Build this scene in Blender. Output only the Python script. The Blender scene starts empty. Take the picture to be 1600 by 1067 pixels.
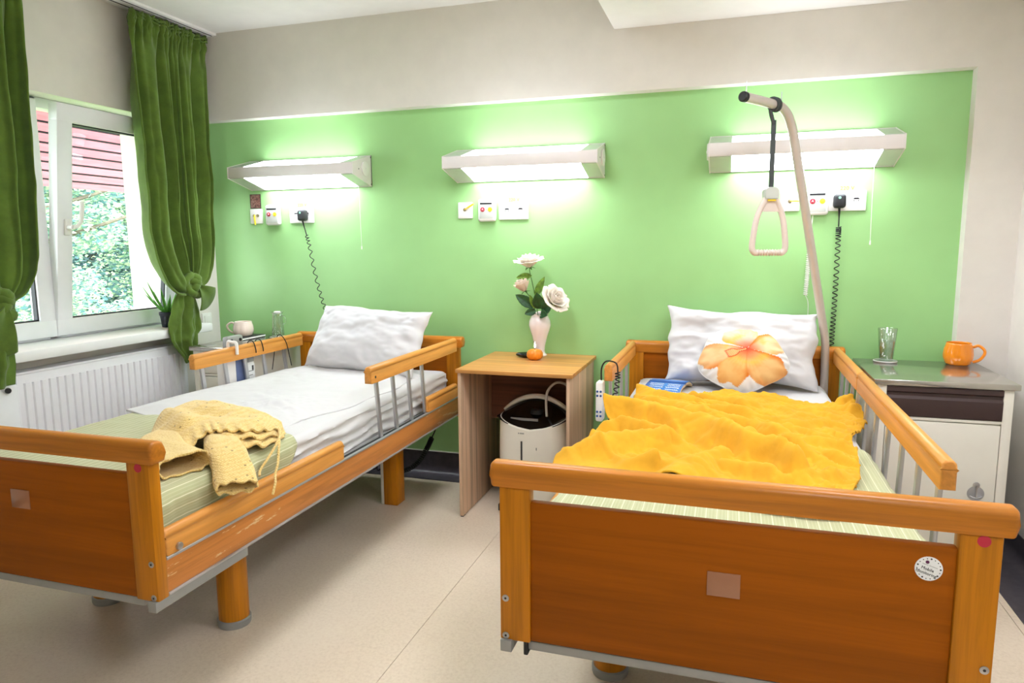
import bpy, bmesh, math, random
import numpy as np
from mathutils import Vector, Matrix

random.seed(7)
rng = np.random.default_rng(11)
SC = bpy.context.scene
COL = SC.collection
PI = math.pi

# ------------------------------------------------------------------ camera
cam_d = bpy.data.cameras.new('camera')
cam_d.sensor_fit = 'HORIZONTAL'
cam_d.sensor_width = 36.0
cam_d.lens = 1092.131 * 36.0 / 1600.0
cam_d.clip_start = 0.05
cam = bpy.data.objects.new('camera', cam_d)
COL.objects.link(cam)
_yaw, _pit, _rol = math.radians(17.489), math.radians(7.848), math.radians(-0.390)
_f = Vector((-math.sin(_yaw) * math.cos(_pit), math.cos(_yaw) * math.cos(_pit), -math.sin(_pit)))
_r = Vector((math.cos(_yaw), math.sin(_yaw), 0))
_u = _r.cross(_f)
_r2 = math.cos(_rol) * _r + math.sin(_rol) * _u
_u2 = -math.sin(_rol) * _r + math.cos(_rol) * _u
cam.matrix_world = Matrix(((_r2.x, _u2.x, -_f.x, 0.6417), (_r2.y, _u2.y, -_f.y, -3.6767), (_r2.z, _u2.z, -_f.z, 1.3347), (0, 0, 0, 1)))
SC.camera = cam

# ------------------------------------------------------------------ world, sun, exposure
world = bpy.data.worlds.new('overcast_sky')
SC.world = world
world.use_nodes = True
_bg = world.node_tree.nodes['Background']
_bg.inputs[0].default_value = (0.86, 0.94, 1.0, 1)
_bg.inputs[1].default_value = 12.0
sun_d = bpy.data.lights.new('sun', 'SUN')
sun_d.energy = 4.5
sun_d.angle = 0.05
sun_d.color = (1.0, 0.96, 0.88)
sun = bpy.data.objects.new('sun', sun_d)
COL.objects.link(sun)
sun.rotation_euler = (math.radians(20), math.radians(48), 0)

LAMP_DOWN = 18.0      # bed-head lamps, lower diffuser
LAMP_UP = 8.0         # bed-head lamps, upper diffuser
CEIL_A = 25.0         # ceiling fixture over the aisle
CEIL_B = 22.0         # ceiling fixture under the soffit, over the trapeze bed
CEIL_FILL = 22.0         # unseen fill fixture under the soffit, added to light camera-facing fronts
vs = SC.view_settings
vs.view_transform = 'Standard'
vs.look = 'None'
vs.gamma = 1.0
vs.use_curve_mapping = False
vs.exposure = 0.0

# ------------------------------------------------------------------ helpers: colours and materials
def lin(c, a=1.0):
    o = []
    for v in c:
        v /= 255.0
        o.append(v / 12.92 if v <= 0.04045 else ((v + 0.055) / 1.055) ** 2.4)
    return (o[0], o[1], o[2], a)

def newmat(name):
    m = bpy.data.materials.new(name)
    m.use_nodes = True
    nt = m.node_tree
    return m, nt, nt.nodes['Principled BSDF']

def coords(nt, scale=(1, 1, 1), kind='Object', rot=(0, 0, 0)):
    tc = nt.nodes.new('ShaderNodeTexCoord')
    mp = nt.nodes.new('ShaderNodeMapping')
    mp.inputs['Scale'].default_value = scale
    mp.inputs['Rotation'].default_value = rot
    nt.links.new(tc.outputs[kind], mp.inputs['Vector'])
    return mp.outputs['Vector']

def noise_node(nt, vec, scale=5, detail=4, rough=0.55, dist=0.0):
    n = nt.nodes.new('ShaderNodeTexNoise')
    n.inputs['Scale'].default_value = scale
    n.inputs['Detail'].default_value = detail
    n.inputs['Roughness'].default_value = rough
    n.inputs['Distortion'].default_value = dist
    nt.links.new(vec, n.inputs['Vector'])
    return n.outputs['Fac']

def ramp(nt, fac, stops):
    r = nt.nodes.new('ShaderNodeValToRGB')
    el = r.color_ramp.elements
    while len(el) < len(stops):
        el.new(0.5)
    for e, (p, c) in zip(el, stops):
        e.position = p
        e.color = c
    nt.links.new(fac, r.inputs['Fac'])
    return r.outputs['Color']

def bump(nt, bsdf, height, strength=0.3, dist=0.002):
    b = nt.nodes.new('ShaderNodeBump')
    b.inputs['Strength'].default_value = strength
    b.inputs['Distance'].default_value = dist
    nt.links.new(height, b.inputs['Height'])
    nt.links.new(b.outputs['Normal'], bsdf.inputs['Normal'])

def plain(name, c, rough=0.5, metal=0.0, var=0.04, vscale=9.0, bmp=0.0, bscale=60.0, spec=0.5, coat=0.0):
    m, nt, b = newmat(name)
    v = coords(nt)
    f = noise_node(nt, v, vscale, 3)
    lo = tuple(max(0, x * (1 - var)) for x in c)
    hi = tuple(min(255, x * (1 + var)) for x in c)
    nt.links.new(ramp(nt, f, [(0.3, lin(lo)), (0.7, lin(hi))]), b.inputs['Base Color'])
    b.inputs['Roughness'].default_value = rough
    b.inputs['Metallic'].default_value = metal
    b.inputs['Specular IOR Level'].default_value = spec
    b.inputs['Coat Weight'].default_value = coat
    if bmp > 0:
        bump(nt, b, noise_node(nt, v, bscale, 4), bmp)
    return m

def wood(name, c, axis='x', var=0.16, rough=0.35, cross=55.0, along=2.2, coat=0.06, line=0.25, spec=0.3, wear=0.0):
    m, nt, b = newmat(name)
    s = {'x': (along, cross, cross), 'y': (cross, along, cross), 'z': (cross, cross, along)}[axis]
    v = coords(nt, s)
    f1 = noise_node(nt, v, 1.0, 6, 0.62, 0.4)
    v2 = coords(nt, tuple(q * 0.16 for q in s))
    f2 = noise_node(nt, v2, 1.0, 3, 0.5, 1.2)
    mx = nt.nodes.new('ShaderNodeMath')
    mx.operation = 'MULTIPLY_ADD'
    nt.links.new(f2, mx.inputs[0])
    mx.inputs[1].default_value = 0.8
    nt.links.new(f1, mx.inputs[2])
    hi = tuple(min(255, x * (1 + var * 0.55)) for x in c)
    lo = tuple(x * (1 - var) for x in c)
    base_c = ramp(nt, mx.outputs[0], [(0.6, lin(lo)), (0.86, lin(c)), (1.15, lin(hi))])
    if wear > 0:
        v3 = coords(nt, {'x': (7, 60, 60), 'y': (60, 7, 60), 'z': (60, 60, 7)}[axis])
        fw = noise_node(nt, v3, 1.0, 5, 0.7)
        v4 = coords(nt, (1.6, 1.6, 9))
        fz = noise_node(nt, v4, 1.0, 2)
        mm = nt.nodes.new('ShaderNodeMath'); mm.operation = 'MULTIPLY_ADD'
        nt.links.new(fz, mm.inputs[0]); mm.inputs[1].default_value = 0.55; nt.links.new(fw, mm.inputs[2])
        mk = ramp(nt, mm.outputs[0], [(1.0 - wear, (0, 0, 0, 1)), (1.0 - wear + 0.025, (1, 1, 1, 1))])
        mxc = nt.nodes.new('ShaderNodeMixRGB')
        nt.links.new(mk, mxc.inputs[0]); nt.links.new(base_c, mxc.inputs[1]); mxc.inputs[2].default_value = lin((226, 190, 140))
        base_c = mxc.outputs[0]
    nt.links.new(base_c, b.inputs['Base Color'])
    b.inputs['Roughness'].default_value = rough
    b.inputs['Coat Weight'].default_value = coat
    b.inputs['Coat Roughness'].default_value = 0.2
    b.inputs['Specular IOR Level'].default_value = spec
    bump(nt, b, f1, line, 0.0006)
    return m

def emit(name, c, s):
    m, nt, b = newmat(name)
    b.inputs['Base Color'].default_value = lin((240, 240, 238))
    b.inputs['Emission Color'].default_value = c
    b.inputs['Emission Strength'].default_value = s
    return m

def cloth(name, c, var=0.05, rough=0.9, weave=900.0, wb=0.15, sheen=0.2, vscale=6.0, trans=0.0, vec_scale=(1, 1, 1)):
    m, nt, b = newmat(name)
    v = coords(nt, vec_scale)
    f = noise_node(nt, v, vscale, 5, 0.6)
    lo = tuple(max(0, x * (1 - var)) for x in c)
    hi = tuple(min(255, x * (1 + var)) for x in c)
    nt.links.new(ramp(nt, f, [(0.3, lin(lo)), (0.7, lin(hi))]), b.inputs['Base Color'])
    b.inputs['Roughness'].default_value = rough
    b.inputs['Sheen Weight'].default_value = sheen
    b.inputs['Specular IOR Level'].default_value = 0.2
    bump(nt, b, noise_node(nt, v, weave, 2), wb, 0.001)
    if trans > 0:
        tr = nt.nodes.new('ShaderNodeBsdfTranslucent')
        tr.inputs['Color'].default_value = lin(hi)
        mix = nt.nodes.new('ShaderNodeMixShader')
        mix.inputs[0].default_value = trans
        out = nt.nodes['Material Output']
        nt.links.new(b.outputs[0], mix.inputs[1])
        nt.links.new(tr.outputs[0], mix.inputs[2])
        nt.links.new(mix.outputs[0], out.inputs['Surface'])
    return m

def clear_pane(name, gloss=0.07, tint=(1, 1, 1, 1)):
    m, nt, b = newmat(name)
    t = nt.nodes.new('ShaderNodeBsdfTransparent')
    t.inputs[0].default_value = tint
    g = nt.nodes.new('ShaderNodeBsdfGlossy')
    g.inputs['Roughness'].default_value = 0.02
    mix = nt.nodes.new('ShaderNodeMixShader')
    mix.inputs[0].default_value = gloss
    nt.links.new(t.outputs[0], mix.inputs[1])
    nt.links.new(g.outputs[0], mix.inputs[2])
    nt.links.new(mix.outputs[0], nt.nodes['Material Output'].inputs['Surface'])
    return m

def thin_glass(name, base, tint):
    m, nt, b = newmat(name)
    t = nt.nodes.new('ShaderNodeBsdfTransparent')
    t.inputs[0].default_value = tint
    g = nt.nodes.new('ShaderNodeBsdfGlossy')
    g.inputs['Roughness'].default_value = 0.03
    lw = nt.nodes.new('ShaderNodeLayerWeight')
    lw.inputs['Blend'].default_value = 0.35
    ma = nt.nodes.new('ShaderNodeMath'); ma.operation = 'MULTIPLY_ADD'
    nt.links.new(lw.outputs['Facing'], ma.inputs[0]); ma.inputs[1].default_value = 0.55; ma.inputs[2].default_value = base
    mix = nt.nodes.new('ShaderNodeMixShader')
    nt.links.new(ma.outputs[0], mix.inputs[0])
    nt.links.new(t.outputs[0], mix.inputs[1])
    nt.links.new(g.outputs[0], mix.inputs[2])
    nt.links.new(mix.outputs[0], nt.nodes['Material Output'].inputs['Surface'])
    return m

def glass(name, c=(245, 250, 248), rough=0.0, ior=1.45):
    m, nt, b = newmat(name)
    b.inputs['Base Color'].default_value = lin(c)
    b.inputs['Transmission Weight'].default_value = 1.0
    b.inputs['Roughness'].default_value = rough
    b.inputs['IOR'].default_value = ior
    return m

# ------------------------------------------------------------------ helpers: objects
def tag(o, label=None, cat=None, group=None, kind=None):
    if label: o['label'] = label
    if cat: o['category'] = cat
    if group: o['group'] = group
    if kind: o['kind'] = kind
    return o

def thing(name, label, cat, loc=(0, 0, 0), group=None, kind=None):
    o = bpy.data.objects.new(name, None)
    o.empty_display_size = 0.05
    COL.objects.link(o)
    o.location = loc
    return tag(o, label, cat, group, kind)

def world_loc(o):
    v = Vector((0, 0, 0))
    while o is not None:
        v += o.location
        o = o.parent
    return v

def link(name, me, mat, parent=None, smooth=40, label=None):
    """me in world coordinates; the object's origin goes to its base (top level) or follows its parent."""
    if parent is not None:
        off = world_loc(parent)
    else:
        n = len(me.vertices)
        a = np.empty(n * 3)
        me.vertices.foreach_get('co', a)
        a = a.reshape(-1, 3)
        mn, mx = a.min(0), a.max(0)
        off = Vector(((mn[0] + mx[0]) / 2, (mn[1] + mx[1]) / 2, mn[2]))
    me.transform(Matrix.Translation(-off))
    if smooth is not None:
        me.polygons.foreach_set('use_smooth', [True] * len(me.polygons))
        if smooth < 180:
            me.set_sharp_from_angle(angle=math.radians(smooth))
    o = bpy.data.objects.new(name, me)
    COL.objects.link(o)
    if parent is None:
        o.location = off
    else:
        o.parent = parent
    if mat is not None:
        for mm in (mat if isinstance(mat, (list, tuple)) else [mat]):
            me.materials.append(mm)
    if label: o['label'] = label
    return o

def obj(name, bm, mat, parent=None, smooth=40, label=None):
    bmesh.ops.recalc_face_normals(bm, faces=bm.faces)
    me = bpy.data.meshes.new(name)
    bm.to_mesh(me)
    bm.free()
    return link(name, me, mat, parent, smooth, label)

def B():
    return bmesh.new()

def box(bm, x0, x1, y0, y1, z0, z1, bev=0.0, seg=2):
    vs_ = [bm.verts.new((x, y, z)) for z in (z0, z1) for y in (y0, y1) for x in (x0, x1)]
    fs = [(0, 1, 3, 2), (4, 6, 7, 5), (0, 4, 5, 1), (2, 3, 7, 6), (0, 2, 6, 4), (1, 5, 7, 3)]
    F = [bm.faces.new([vs_[i] for i in f]) for f in fs]
    if bev > 0:
        ed = {e for f in F for e in f.edges}
        bmesh.ops.bevel(bm, geom=list(ed), offset=bev, segments=seg, profile=0.5, affect='EDGES')
    return bm

def bx(*a, **k):
    return box(B(), *a, **k)

def prism(bm, pts, axis, a, b, bev=0.0, seg=2):
    """polygon pts (in the two other axes, cyclic order) extruded along axis from a to b"""
    def mk(p, t):
        return {'x': (t, p[0], p[1]), 'y': (p[0], t, p[1]), 'z': (p[0], p[1], t)}[axis]
    A = [bm.verts.new(mk(p, a)) for p in pts]
    C = [bm.verts.new(mk(p, b)) for p in pts]
    n = len(pts)
    F = [bm.faces.new(A[::-1]), bm.faces.new(C)]
    for i in range(n):
        F.append(bm.faces.new([A[i], A[(i + 1) % n], C[(i + 1) % n], C[i]]))
    if bev > 0:
        ed = list({e for f in F[:2] for e in f.edges})
        bmesh.ops.bevel(bm, geom=ed, offset=bev, segments=seg, profile=0.5, affect='EDGES')
    return bm

def frames(pts):
    P = [Vector(p) for p in pts]
    T = []
    for i in range(len(P)):
        t = P[min(i + 1, len(P) - 1)] - P[max(i - 1, 0)]
        T.append(t.normalized() if t.length > 1e-9 else Vector((0, 0, 1)))
    up = Vector((0, 0, 1)) if abs(T[0].z) < 0.9 else Vector((1, 0, 0))
    N = [(up - T[0] * up.dot(T[0])).normalized()]
    for i in range(1, len(P)):
        n = N[-1] - T[i] * N[-1].dot(T[i])
        N.append(n.normalized() if n.length > 1e-9 else N[-1])
    return P, T, N

def tube(bm, pts, r, n=8, caps=True, closed=False):
    P, T, N = frames(pts)
    rings = []
    for i, p in enumerate(P):
        rr = r[i] if isinstance(r, (list, tuple)) else r
        b_ = T[i].cross(N[i])
        rings.append([bm.verts.new(p + (N[i] * math.cos(2 * PI * k / n) + b_ * math.sin(2 * PI * k / n)) * rr) for k in range(n)])
    m = len(rings)
    for i in range(m if closed else m - 1):
        a, c = rings[i], rings[(i + 1) % m]
        for k in range(n):
            bm.faces.new([a[k], a[(k + 1) % n], c[(k + 1) % n], c[k]])
    if caps and not closed:
        bm.faces.new(rings[0][::-1])
        bm.faces.new(rings[-1])
    return bm

def lathe(bm, prof, c=(0, 0, 0), n=32, mod=None):
    """profile [(r,z)] turned about the z axis through c; mod(theta, r, z) -> r"""
    rings = []
    for r, z in prof:
        if r < 1e-6:
            rings.append([bm.verts.new((c[0], c[1], c[2] + z))])
        else:
            ring = []
            for k in range(n):
                t = 2 * PI * k / n
                rr = mod(t, r, z) if mod else r
                ring.append(bm.verts.new((c[0] + rr * math.cos(t), c[1] + rr * math.sin(t), c[2] + z)))
            rings.append(ring)
    for a, b_ in zip(rings[:-1], rings[1:]):
        if len(a) == 1 and len(b_) == 1:
            continue
        for k in range(n):
            k2 = (k + 1) % n
            if len(a) == 1:
                bm.faces.new([a[0], b_[k2], b_[k]])
            elif len(b_) == 1:
                bm.faces.new([a[k], a[k2], b_[0]])
            else:
                bm.faces.new([a[k], a[k2], b_[k2], b_[k]])
    return bm

def disc(bm, c, axis, r, h, n=24, bev=0.0):
    """short cylinder centred on c at its base, growing h along axis ('x','y','z', sign by h)"""
    pts = [(r * math.cos(2 * PI * k / n), r * math.sin(2 * PI * k / n)) for k in range(n)]
    i = 'xyz'.index(axis)
    o = [c[j] for j in range(3) if j != i]
    prism(bm, [(p[0] + o[0], p[1] + o[1]) for p in pts], axis, min(c[i], c[i] + h), max(c[i], c[i] + h), bev)
    return bm

def bez(pts, n=20):
    """Catmull-Rom through pts"""
    P = [np.array(p, float) for p in pts]
    P = [2 * P[0] - P[1]] + P + [2 * P[-1] - P[-2]]
    out = []
    for i in range(1, len(P) - 2):
        for k in range(n):
            t = k / n
            a, b_, c, d = P[i - 1:i + 3]
            out.append(0.5 * (2 * b_ + (c - a) * t + (2 * a - 5 * b_ + 4 * c - d) * t * t + (3 * b_ - a - 3 * c + d) * t ** 3))
    out.append(P[-2])
    return [tuple(p) for p in out]

def helix(path, R, turns, n=12):
    """coil of radius R round a path"""
    fine = bez(path, 24)
    P, T, N = frames(fine)
    L = len(P) - 1
    tot = int(turns * n)
    out = []
    for i in range(tot + 1):
        u = i / tot * L
        k = min(int(u), L - 1)
        f_ = u - k
        p = P[k].lerp(P[k + 1], f_)
        nn = N[k].lerp(N[k + 1], f_).normalized()
        tt = T[k].lerp(T[k + 1], f_).normalized()
        b_ = tt.cross(nn)
        a = 2 * PI * i / n
        out.append(tuple(p + (nn * math.cos(a) + b_ * math.sin(a)) * R))
    return out

def S3(a, axis=-1):
    return np.stack(np.broadcast_arrays(*a), axis)

def grid(name, P, mat, parent=None, thick=0.0, offset=-1.0, smooth=180, wrap=False, sub=0, label=None, bulk=None):
    """P: (n, m, 3) array of points"""
    n, m = P.shape[:2]
    V = P.reshape(-1, 3)
    F = []
    for i in range(n - 1):
        for j in range(m - 1 if not wrap else m):
            j2 = (j + 1) % m
            F.append((i * m + j, i * m + j2, (i + 1) * m + j2, (i + 1) * m + j))
    me = bpy.data.meshes.new(name)
    me.from_pydata([tuple(v) for v in V], [], F)
    o = link(name, me, mat, parent, smooth, label)
    if thick > 0:
        s = o.modifiers.new('thickness', 'SOLIDIFY')
        s.thickness = thick
        s.offset = offset
    if sub:
        s = o.modifiers.new('smooth', 'SUBSURF')
        s.levels = sub
        s.render_levels = sub
    return o

def text_mesh(name, s, size, mat, parent, origin, xdir=(1, 0, 0), ydir=(0, 0, 1), align='CENTER', depth=0.0004, shear=0.0):
    cu = bpy.data.curves.new(name, 'FONT')
    cu.body = s
    cu.size = size
    cu.align_x = align
    cu.align_y = 'CENTER'
    cu.extrude = depth
    cu.shear = shear
    cu.resolution_u = 2
    t = bpy.data.objects.new(name, cu)
    COL.objects.link(t)
    dg = bpy.context.evaluated_depsgraph_get()
    me = bpy.data.meshes.new_from_object(t.evaluated_get(dg))
    bpy.data.objects.remove(t)
    x, y = Vector(xdir).normalized(), Vector(ydir).normalized()
    z = x.cross(y)
    me.transform(Matrix(((x.x, y.x, z.x, origin[0]), (x.y, y.y, z.y, origin[1]), (x.z, y.z, z.z, origin[2]), (0, 0, 0, 1))))
    me.materials.clear()
    return link(name, me, mat, parent, None)

# vectorised gradient noise
_perm = rng.permutation(256)
_perm = np.concatenate([_perm, _perm])
_ang = rng.uniform(0, 2 * PI, 256)
def gn(x, y, seed=0):
    x = np.asarray(x, float) + seed * 17.31
    y = np.asarray(y, float) + seed * 5.77
    xi, yi = np.floor(x).astype(int), np.floor(y).astype(int)
    xf, yf = x - xi, y - yi
    def g(ix, iy, dx, dy):
        a = _ang[_perm[(_perm[ix & 255] + iy) & 255]]
        return np.cos(a) * dx + np.sin(a) * dy
    u = xf * xf * xf * (xf * (xf * 6 - 15) + 10)
    v = yf * yf * yf * (yf * (yf * 6 - 15) + 10)
    a = g(xi, yi, xf, yf) * (1 - u) + g(xi + 1, yi, xf - 1, yf) * u
    b_ = g(xi, yi + 1, xf, yf - 1) * (1 - u) + g(xi + 1, yi + 1, xf - 1, yf - 1) * u
    return (a * (1 - v) + b_ * v) * 1.5
def fbm(x, y, seed=0, oct=3):
    s, a, f = 0, 1, 1
    for k in range(oct):
        s = s + a * gn(np.asarray(x) * f, np.asarray(y) * f, seed + k)
        a *= 0.5
        f *= 2.03
    return s
def ridge(X, Y, pts, w, h, taper=0.15, sharp=2.0):
    """smooth fold along a polyline"""
    best = np.full(X.shape, 1e9)
    tt = np.zeros(X.shape)
    n = len(pts) - 1
    for i in range(n):
        ax, ay = pts[i]
        bx_, by = pts[i + 1]
        dx, dy = bx_ - ax, by - ay
        L = dx * dx + dy * dy
        t = np.clip(((X - ax) * dx + (Y - ay) * dy) / L, 0, 1)
        d = np.hypot(X - ax - t * dx, Y - ay - t * dy)
        m = d < best
        best = np.where(m, d, best)
        tt = np.where(m, (i + t) / n, tt)
    env = np.clip(np.minimum(tt, 1 - tt) / taper, 0, 1)
    env = 0.25 + 0.75 * env * env * (3 - 2 * env)
    return h * env * np.exp(-(best / w) ** sharp)
def sstep(a, b_, x):
    t = np.clip((x - a) / (b_ - a), 0, 1)
    return t * t * (3 - 2 * t)

# ------------------------------------------------------------------ materials
M = {}
M['wall'] = plain('white_wall_paint', (226, 221, 213), 0.8, var=0.012, bmp=0.08, bscale=180)
M['ceiling'] = plain('ceiling_paint', (228, 226, 221), 0.85, var=0.01, bmp=0.05, bscale=150)
M['green'] = plain('green_wall_paint', (158, 208, 138), 0.42, var=0.02, vscale=3.0, bmp=0.06, bscale=120, spec=0.35)
M['cove'] = plain('dark_cove_vinyl', (74, 70, 76), 0.38, var=0.1, vscale=30)
M['upvc'] = plain('white_upvc', (236, 237, 240), 0.35, var=0.01)
M['sill'] = plain('white_sill', (240, 240, 240), 0.4, var=0.01)
M['gasket'] = plain('black_gasket', (22, 24, 34), 0.6)
M['pane'] = clear_pane('window_glass', 0.012)
M['gapshade'] = plain('board_gap_shade', (22, 14, 14), 0.9)  # near-black colour standing in for shade in the porch board gaps
M['radiator'] = plain('radiator_enamel', (238, 238, 242), 0.35, var=0.008)
M['metal'] = plain('brushed_metal', (190, 190, 192), 0.35, 1.0, var=0.05, vscale=40)
M['alu'] = plain('anodised_aluminium', (196, 197, 200), 0.38, 0.75, var=0.03)
M['greymetal'] = plain('grey_frame_paint', (152, 153, 150), 0.42, 0.2, var=0.03)
M['dark'] = plain('dark_plastic', (32, 33, 36), 0.45)
M['black'] = plain('black_rubber', (18, 19, 20), 0.55)
M['plast'] = plain('white_plastic', (238, 236, 232), 0.38, var=0.008)
M['woodx'] = wood('beech_across', (184, 114, 34), 'x', spec=0.25)
M['woody'] = wood('beech_lengthwise', (210, 144, 68), 'y', var=0.10)
M['woodz'] = wood('beech_upright', (182, 114, 18), 'z', spec=0.2)
M['panelx'] = wood('beech_veneer_panel', (150, 80, 6), 'x', var=0.14, cross=30, along=1.4, coat=0.0, spec=0.12, rough=0.5)
M['side'] = wood('worn_beech_board', (186, 120, 60), 'y', var=0.2, cross=40, wear=0.06)
M['oakside'] = wood('grey_oak_laminate', (194, 164, 136), 'z', var=0.24, cross=70, along=1.6, rough=0.5, coat=0)
M['oaktop'] = wood('oak_laminate_top', (192, 138, 76), 'x', var=0.2, cross=60, along=1.4, rough=0.42, coat=0)
M['sheet'] = cloth('white_bed_linen', (214, 213, 213), 0.01, vscale=4)
M['pillow'] = cloth('white_pillow_linen', (212, 211, 212), 0.01)
M['curtain'] = cloth('green_velvet', (94, 120, 48), 0.10, 0.85, 700, 0.12, 0.22, 14, trans=0.10)
M['mustard'] = cloth('mustard_cotton', (220, 163, 42), 0.05, 0.9, 500, 0.3, 0.04, 10)
M['locker'] = plain('cream_locker_enamel', (226, 222, 208), 0.4, var=0.01)
M['steel'] = plain('steel_top', (182, 178, 170), 0.16, 0.85, var=0.04, vscale=6)
M['drawer'] = plain('brown_drawer_plastic', (62, 44, 42), 0.45, var=0.04)
M['pole'] = plain('pole_enamel', (206, 196, 188), 0.3, 0.25, var=0.02)
M['handleplast'] = plain('beige_handle_plastic', (222, 208, 198), 0.38, var=0.02)
M['strap'] = plain('grey_strap_webbing', (70, 76, 76), 0.8, var=0.1, bmp=0.4, bscale=500)
M['glass'] = thin_glass('clear_glass', 0.10, (0.95, 0.97, 0.96, 1))
M['water'] = thin_glass('water', 0.10, (0.88, 0.93, 0.92, 1))
M['orange'] = plain('orange_glaze', (240, 140, 20), 0.18, var=0.05, coat=0.5)
M['pumpkin'] = plain('orange_wax', (232, 138, 30), 0.4, var=0.08)
M['blush'] = plain('pearl_glaze', (240, 222, 208), 0.15, var=0.03, coat=0.6)
M['vase'] = plain('white_porcelain', (236, 226, 224), 0.15, var=0.01, coat=0.6)
M['petal'] = cloth('cream_petal', (250, 238, 226), 0.03, 0.7, 200, 0.1, 0.1, 20, trans=0.15)
M['petalpink'] = cloth('blush_petal', (248, 226, 208), 0.05, 0.7, 200, 0.1, 0.1, 20, trans=0.15)
M['leafd'] = plain('dark_rose_leaf', (38, 84, 44), 0.45, var=0.2, vscale=60)
M['leafl'] = plain('light_rose_leaf', (112, 150, 54), 0.5, var=0.2, vscale=60)
M['stem'] = plain('flower_stem', (78, 118, 50), 0.5, var=0.1)
M['yellow'] = plain('yellow_plastic', (240, 208, 40), 0.45)
M['ytext'] = plain('yellow_print', (238, 196, 40), 0.6)
M['red'] = plain('red_print', (186, 38, 60), 0.5)
M['blue'] = plain('blue_cover', (58, 120, 196), 0.35, var=0.06)
M['blued'] = plain('dark_blue_cover', (34, 82, 150), 0.35, var=0.06)
M['page'] = plain('book_pages', (226, 196, 150), 0.8, var=0.08, vscale=200)
M['whiteprint'] = plain('white_print', (240, 242, 240), 0.6)
M['darkprint'] = plain('dark_print', (58, 62, 58), 0.6)
M['purpleprint'] = plain('purple_print', (90, 30, 70), 0.6)
M['brass'] = plain('brass', (150, 140, 110), 0.35, 0.8)
M['tinted'] = plain('clear_label_holder', (160, 108, 76), 0.2, var=0.03, coat=0.4)

def coverlet_mat():
    m, nt, b = newmat('sage_striped_coverlet')
    v = coords(nt)
    an = nt.nodes.new('ShaderNodeAttribute'); an.attribute_name = 'across'
    # stripes running along the bed
    def stripes(freq, phase, lo, hi):
        a = nt.nodes.new('ShaderNodeMath'); a.operation = 'MULTIPLY_ADD'
        nt.links.new(an.outputs['Fac'], a.inputs[0]); a.inputs[1].default_value = freq; a.inputs[2].default_value = phase
        s_ = nt.nodes.new('ShaderNodeMath'); s_.operation = 'SINE'
        nt.links.new(a.outputs[0], s_.inputs[0])
        mr = nt.nodes.new('ShaderNodeMapRange')
        mr.inputs['From Min'].default_value = lo; mr.inputs['From Max'].default_value = hi
        nt.links.new(s_.outputs[0], mr.inputs['Value'])
        return mr.outputs[0]
    s1 = stripes(2 * PI / 0.026, 0.3, 0.93, 0.985)
    s2 = stripes(2 * PI / 0.0083, 0.0, 0.3, 1.0)
    mx = nt.nodes.new('ShaderNodeMath'); mx.operation = 'MULTIPLY_ADD'
    nt.links.new(s2, mx.inputs[0]); mx.inputs[1].default_value = 0.22; nt.links.new(s1, mx.inputs[2])
    nt.links.new(ramp(nt, mx.outputs[0], [(0.0, lin((178, 180, 136))), (1.0, lin((222, 220, 186)))]), b.inputs['Base Color'])
    b.inputs['Roughness'].default_value = 0.85
    b.inputs['Sheen Weight'].default_value = 0.2
    bump(nt, b, noise_node(nt, v, 600, 2), 0.15, 0.001)
    return m
M['coverlet'] = coverlet_mat()

def knit_mat():
    m, nt, b = newmat('cream_knit')
    v = coords(nt)
    vo = nt.nodes.new('ShaderNodeTexVoronoi')
    vo.inputs['Scale'].default_value = 150
    vo.inputs['Randomness'].default_value = 0.35
    nt.links.new(v, vo.inputs['Vector'])
    v2 = nt.nodes.new('ShaderNodeTexVoronoi')
    v2.inputs['Scale'].default_value = 34
    v2.inputs['Randomness'].default_value = 0.5
    nt.links.new(v, v2.inputs['Vector'])
    c1 = ramp(nt, vo.outputs['Distance'], [(0.2, lin((240, 213, 142))), (0.75, lin((222, 186, 108)))])
    c2 = ramp(nt, v2.outputs['Distance'], [(0.10, (0.25, 0.15, 0.06, 1)), (0.16, (1, 1, 1, 1))])
    mx = nt.nodes.new('ShaderNodeMixRGB'); mx.blend_type = 'MULTIPLY'; mx.inputs[0].default_value = 0.75
    nt.links.new(c1, mx.inputs[1]); nt.links.new(c2, mx.inputs[2])
    nt.links.new(mx.outputs[0], b.inputs['Base Color'])
    b.inputs['Roughness'].default_value = 0.95
    b.inputs['Sheen Weight'].default_value = 0.3
    inv = nt.nodes.new('ShaderNodeMath'); inv.operation = 'SUBTRACT'; inv.inputs[0].default_value = 1.0
    nt.links.new(vo.outputs['Distance'], inv.inputs[1])
    bump(nt, b, inv.outputs[0], 0.8, 0.003)
    return m
M['knit'] = knit_mat()

def floor_mat():
    m, nt, b = newmat('beige_linoleum')
    v = coords(nt)
    f1 = noise_node(nt, v, 90, 3, 0.7)
    f2 = noise_node(nt, v, 3.0, 4)
    mx = nt.nodes.new('ShaderNodeMath'); mx.operation = 'MULTIPLY_ADD'
    nt.links.new(f2, mx.inputs[0]); mx.inputs[1].default_value = 0.4; nt.links.new(f1, mx.inputs[2])
    nt.links.new(ramp(nt, mx.outputs[0], [(0.4, lin((214, 196, 172))), (0.72, lin((228, 211, 188))), (1.0, lin((233, 218, 196)))]), b.inputs['Base Color'])
    b.inputs['Roughness'].default_value = 0.36
    b.inputs['Specular IOR Level'].default_value = 0.4
    bump(nt, b, f1, 0.06, 0.0005)
    return m
M['floor'] = floor_mat()
M['drawer2'] = wood('dark_back_board', (112, 72, 52), 'x', var=0.2, coat=0, rough=0.6)
M['glossblack'] = plain('gloss_black', (14, 14, 15), 0.12, var=0.02)
M['gloss'] = plain('polished_black_stone', (16, 20, 19), 0.18, var=0.05)
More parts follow.
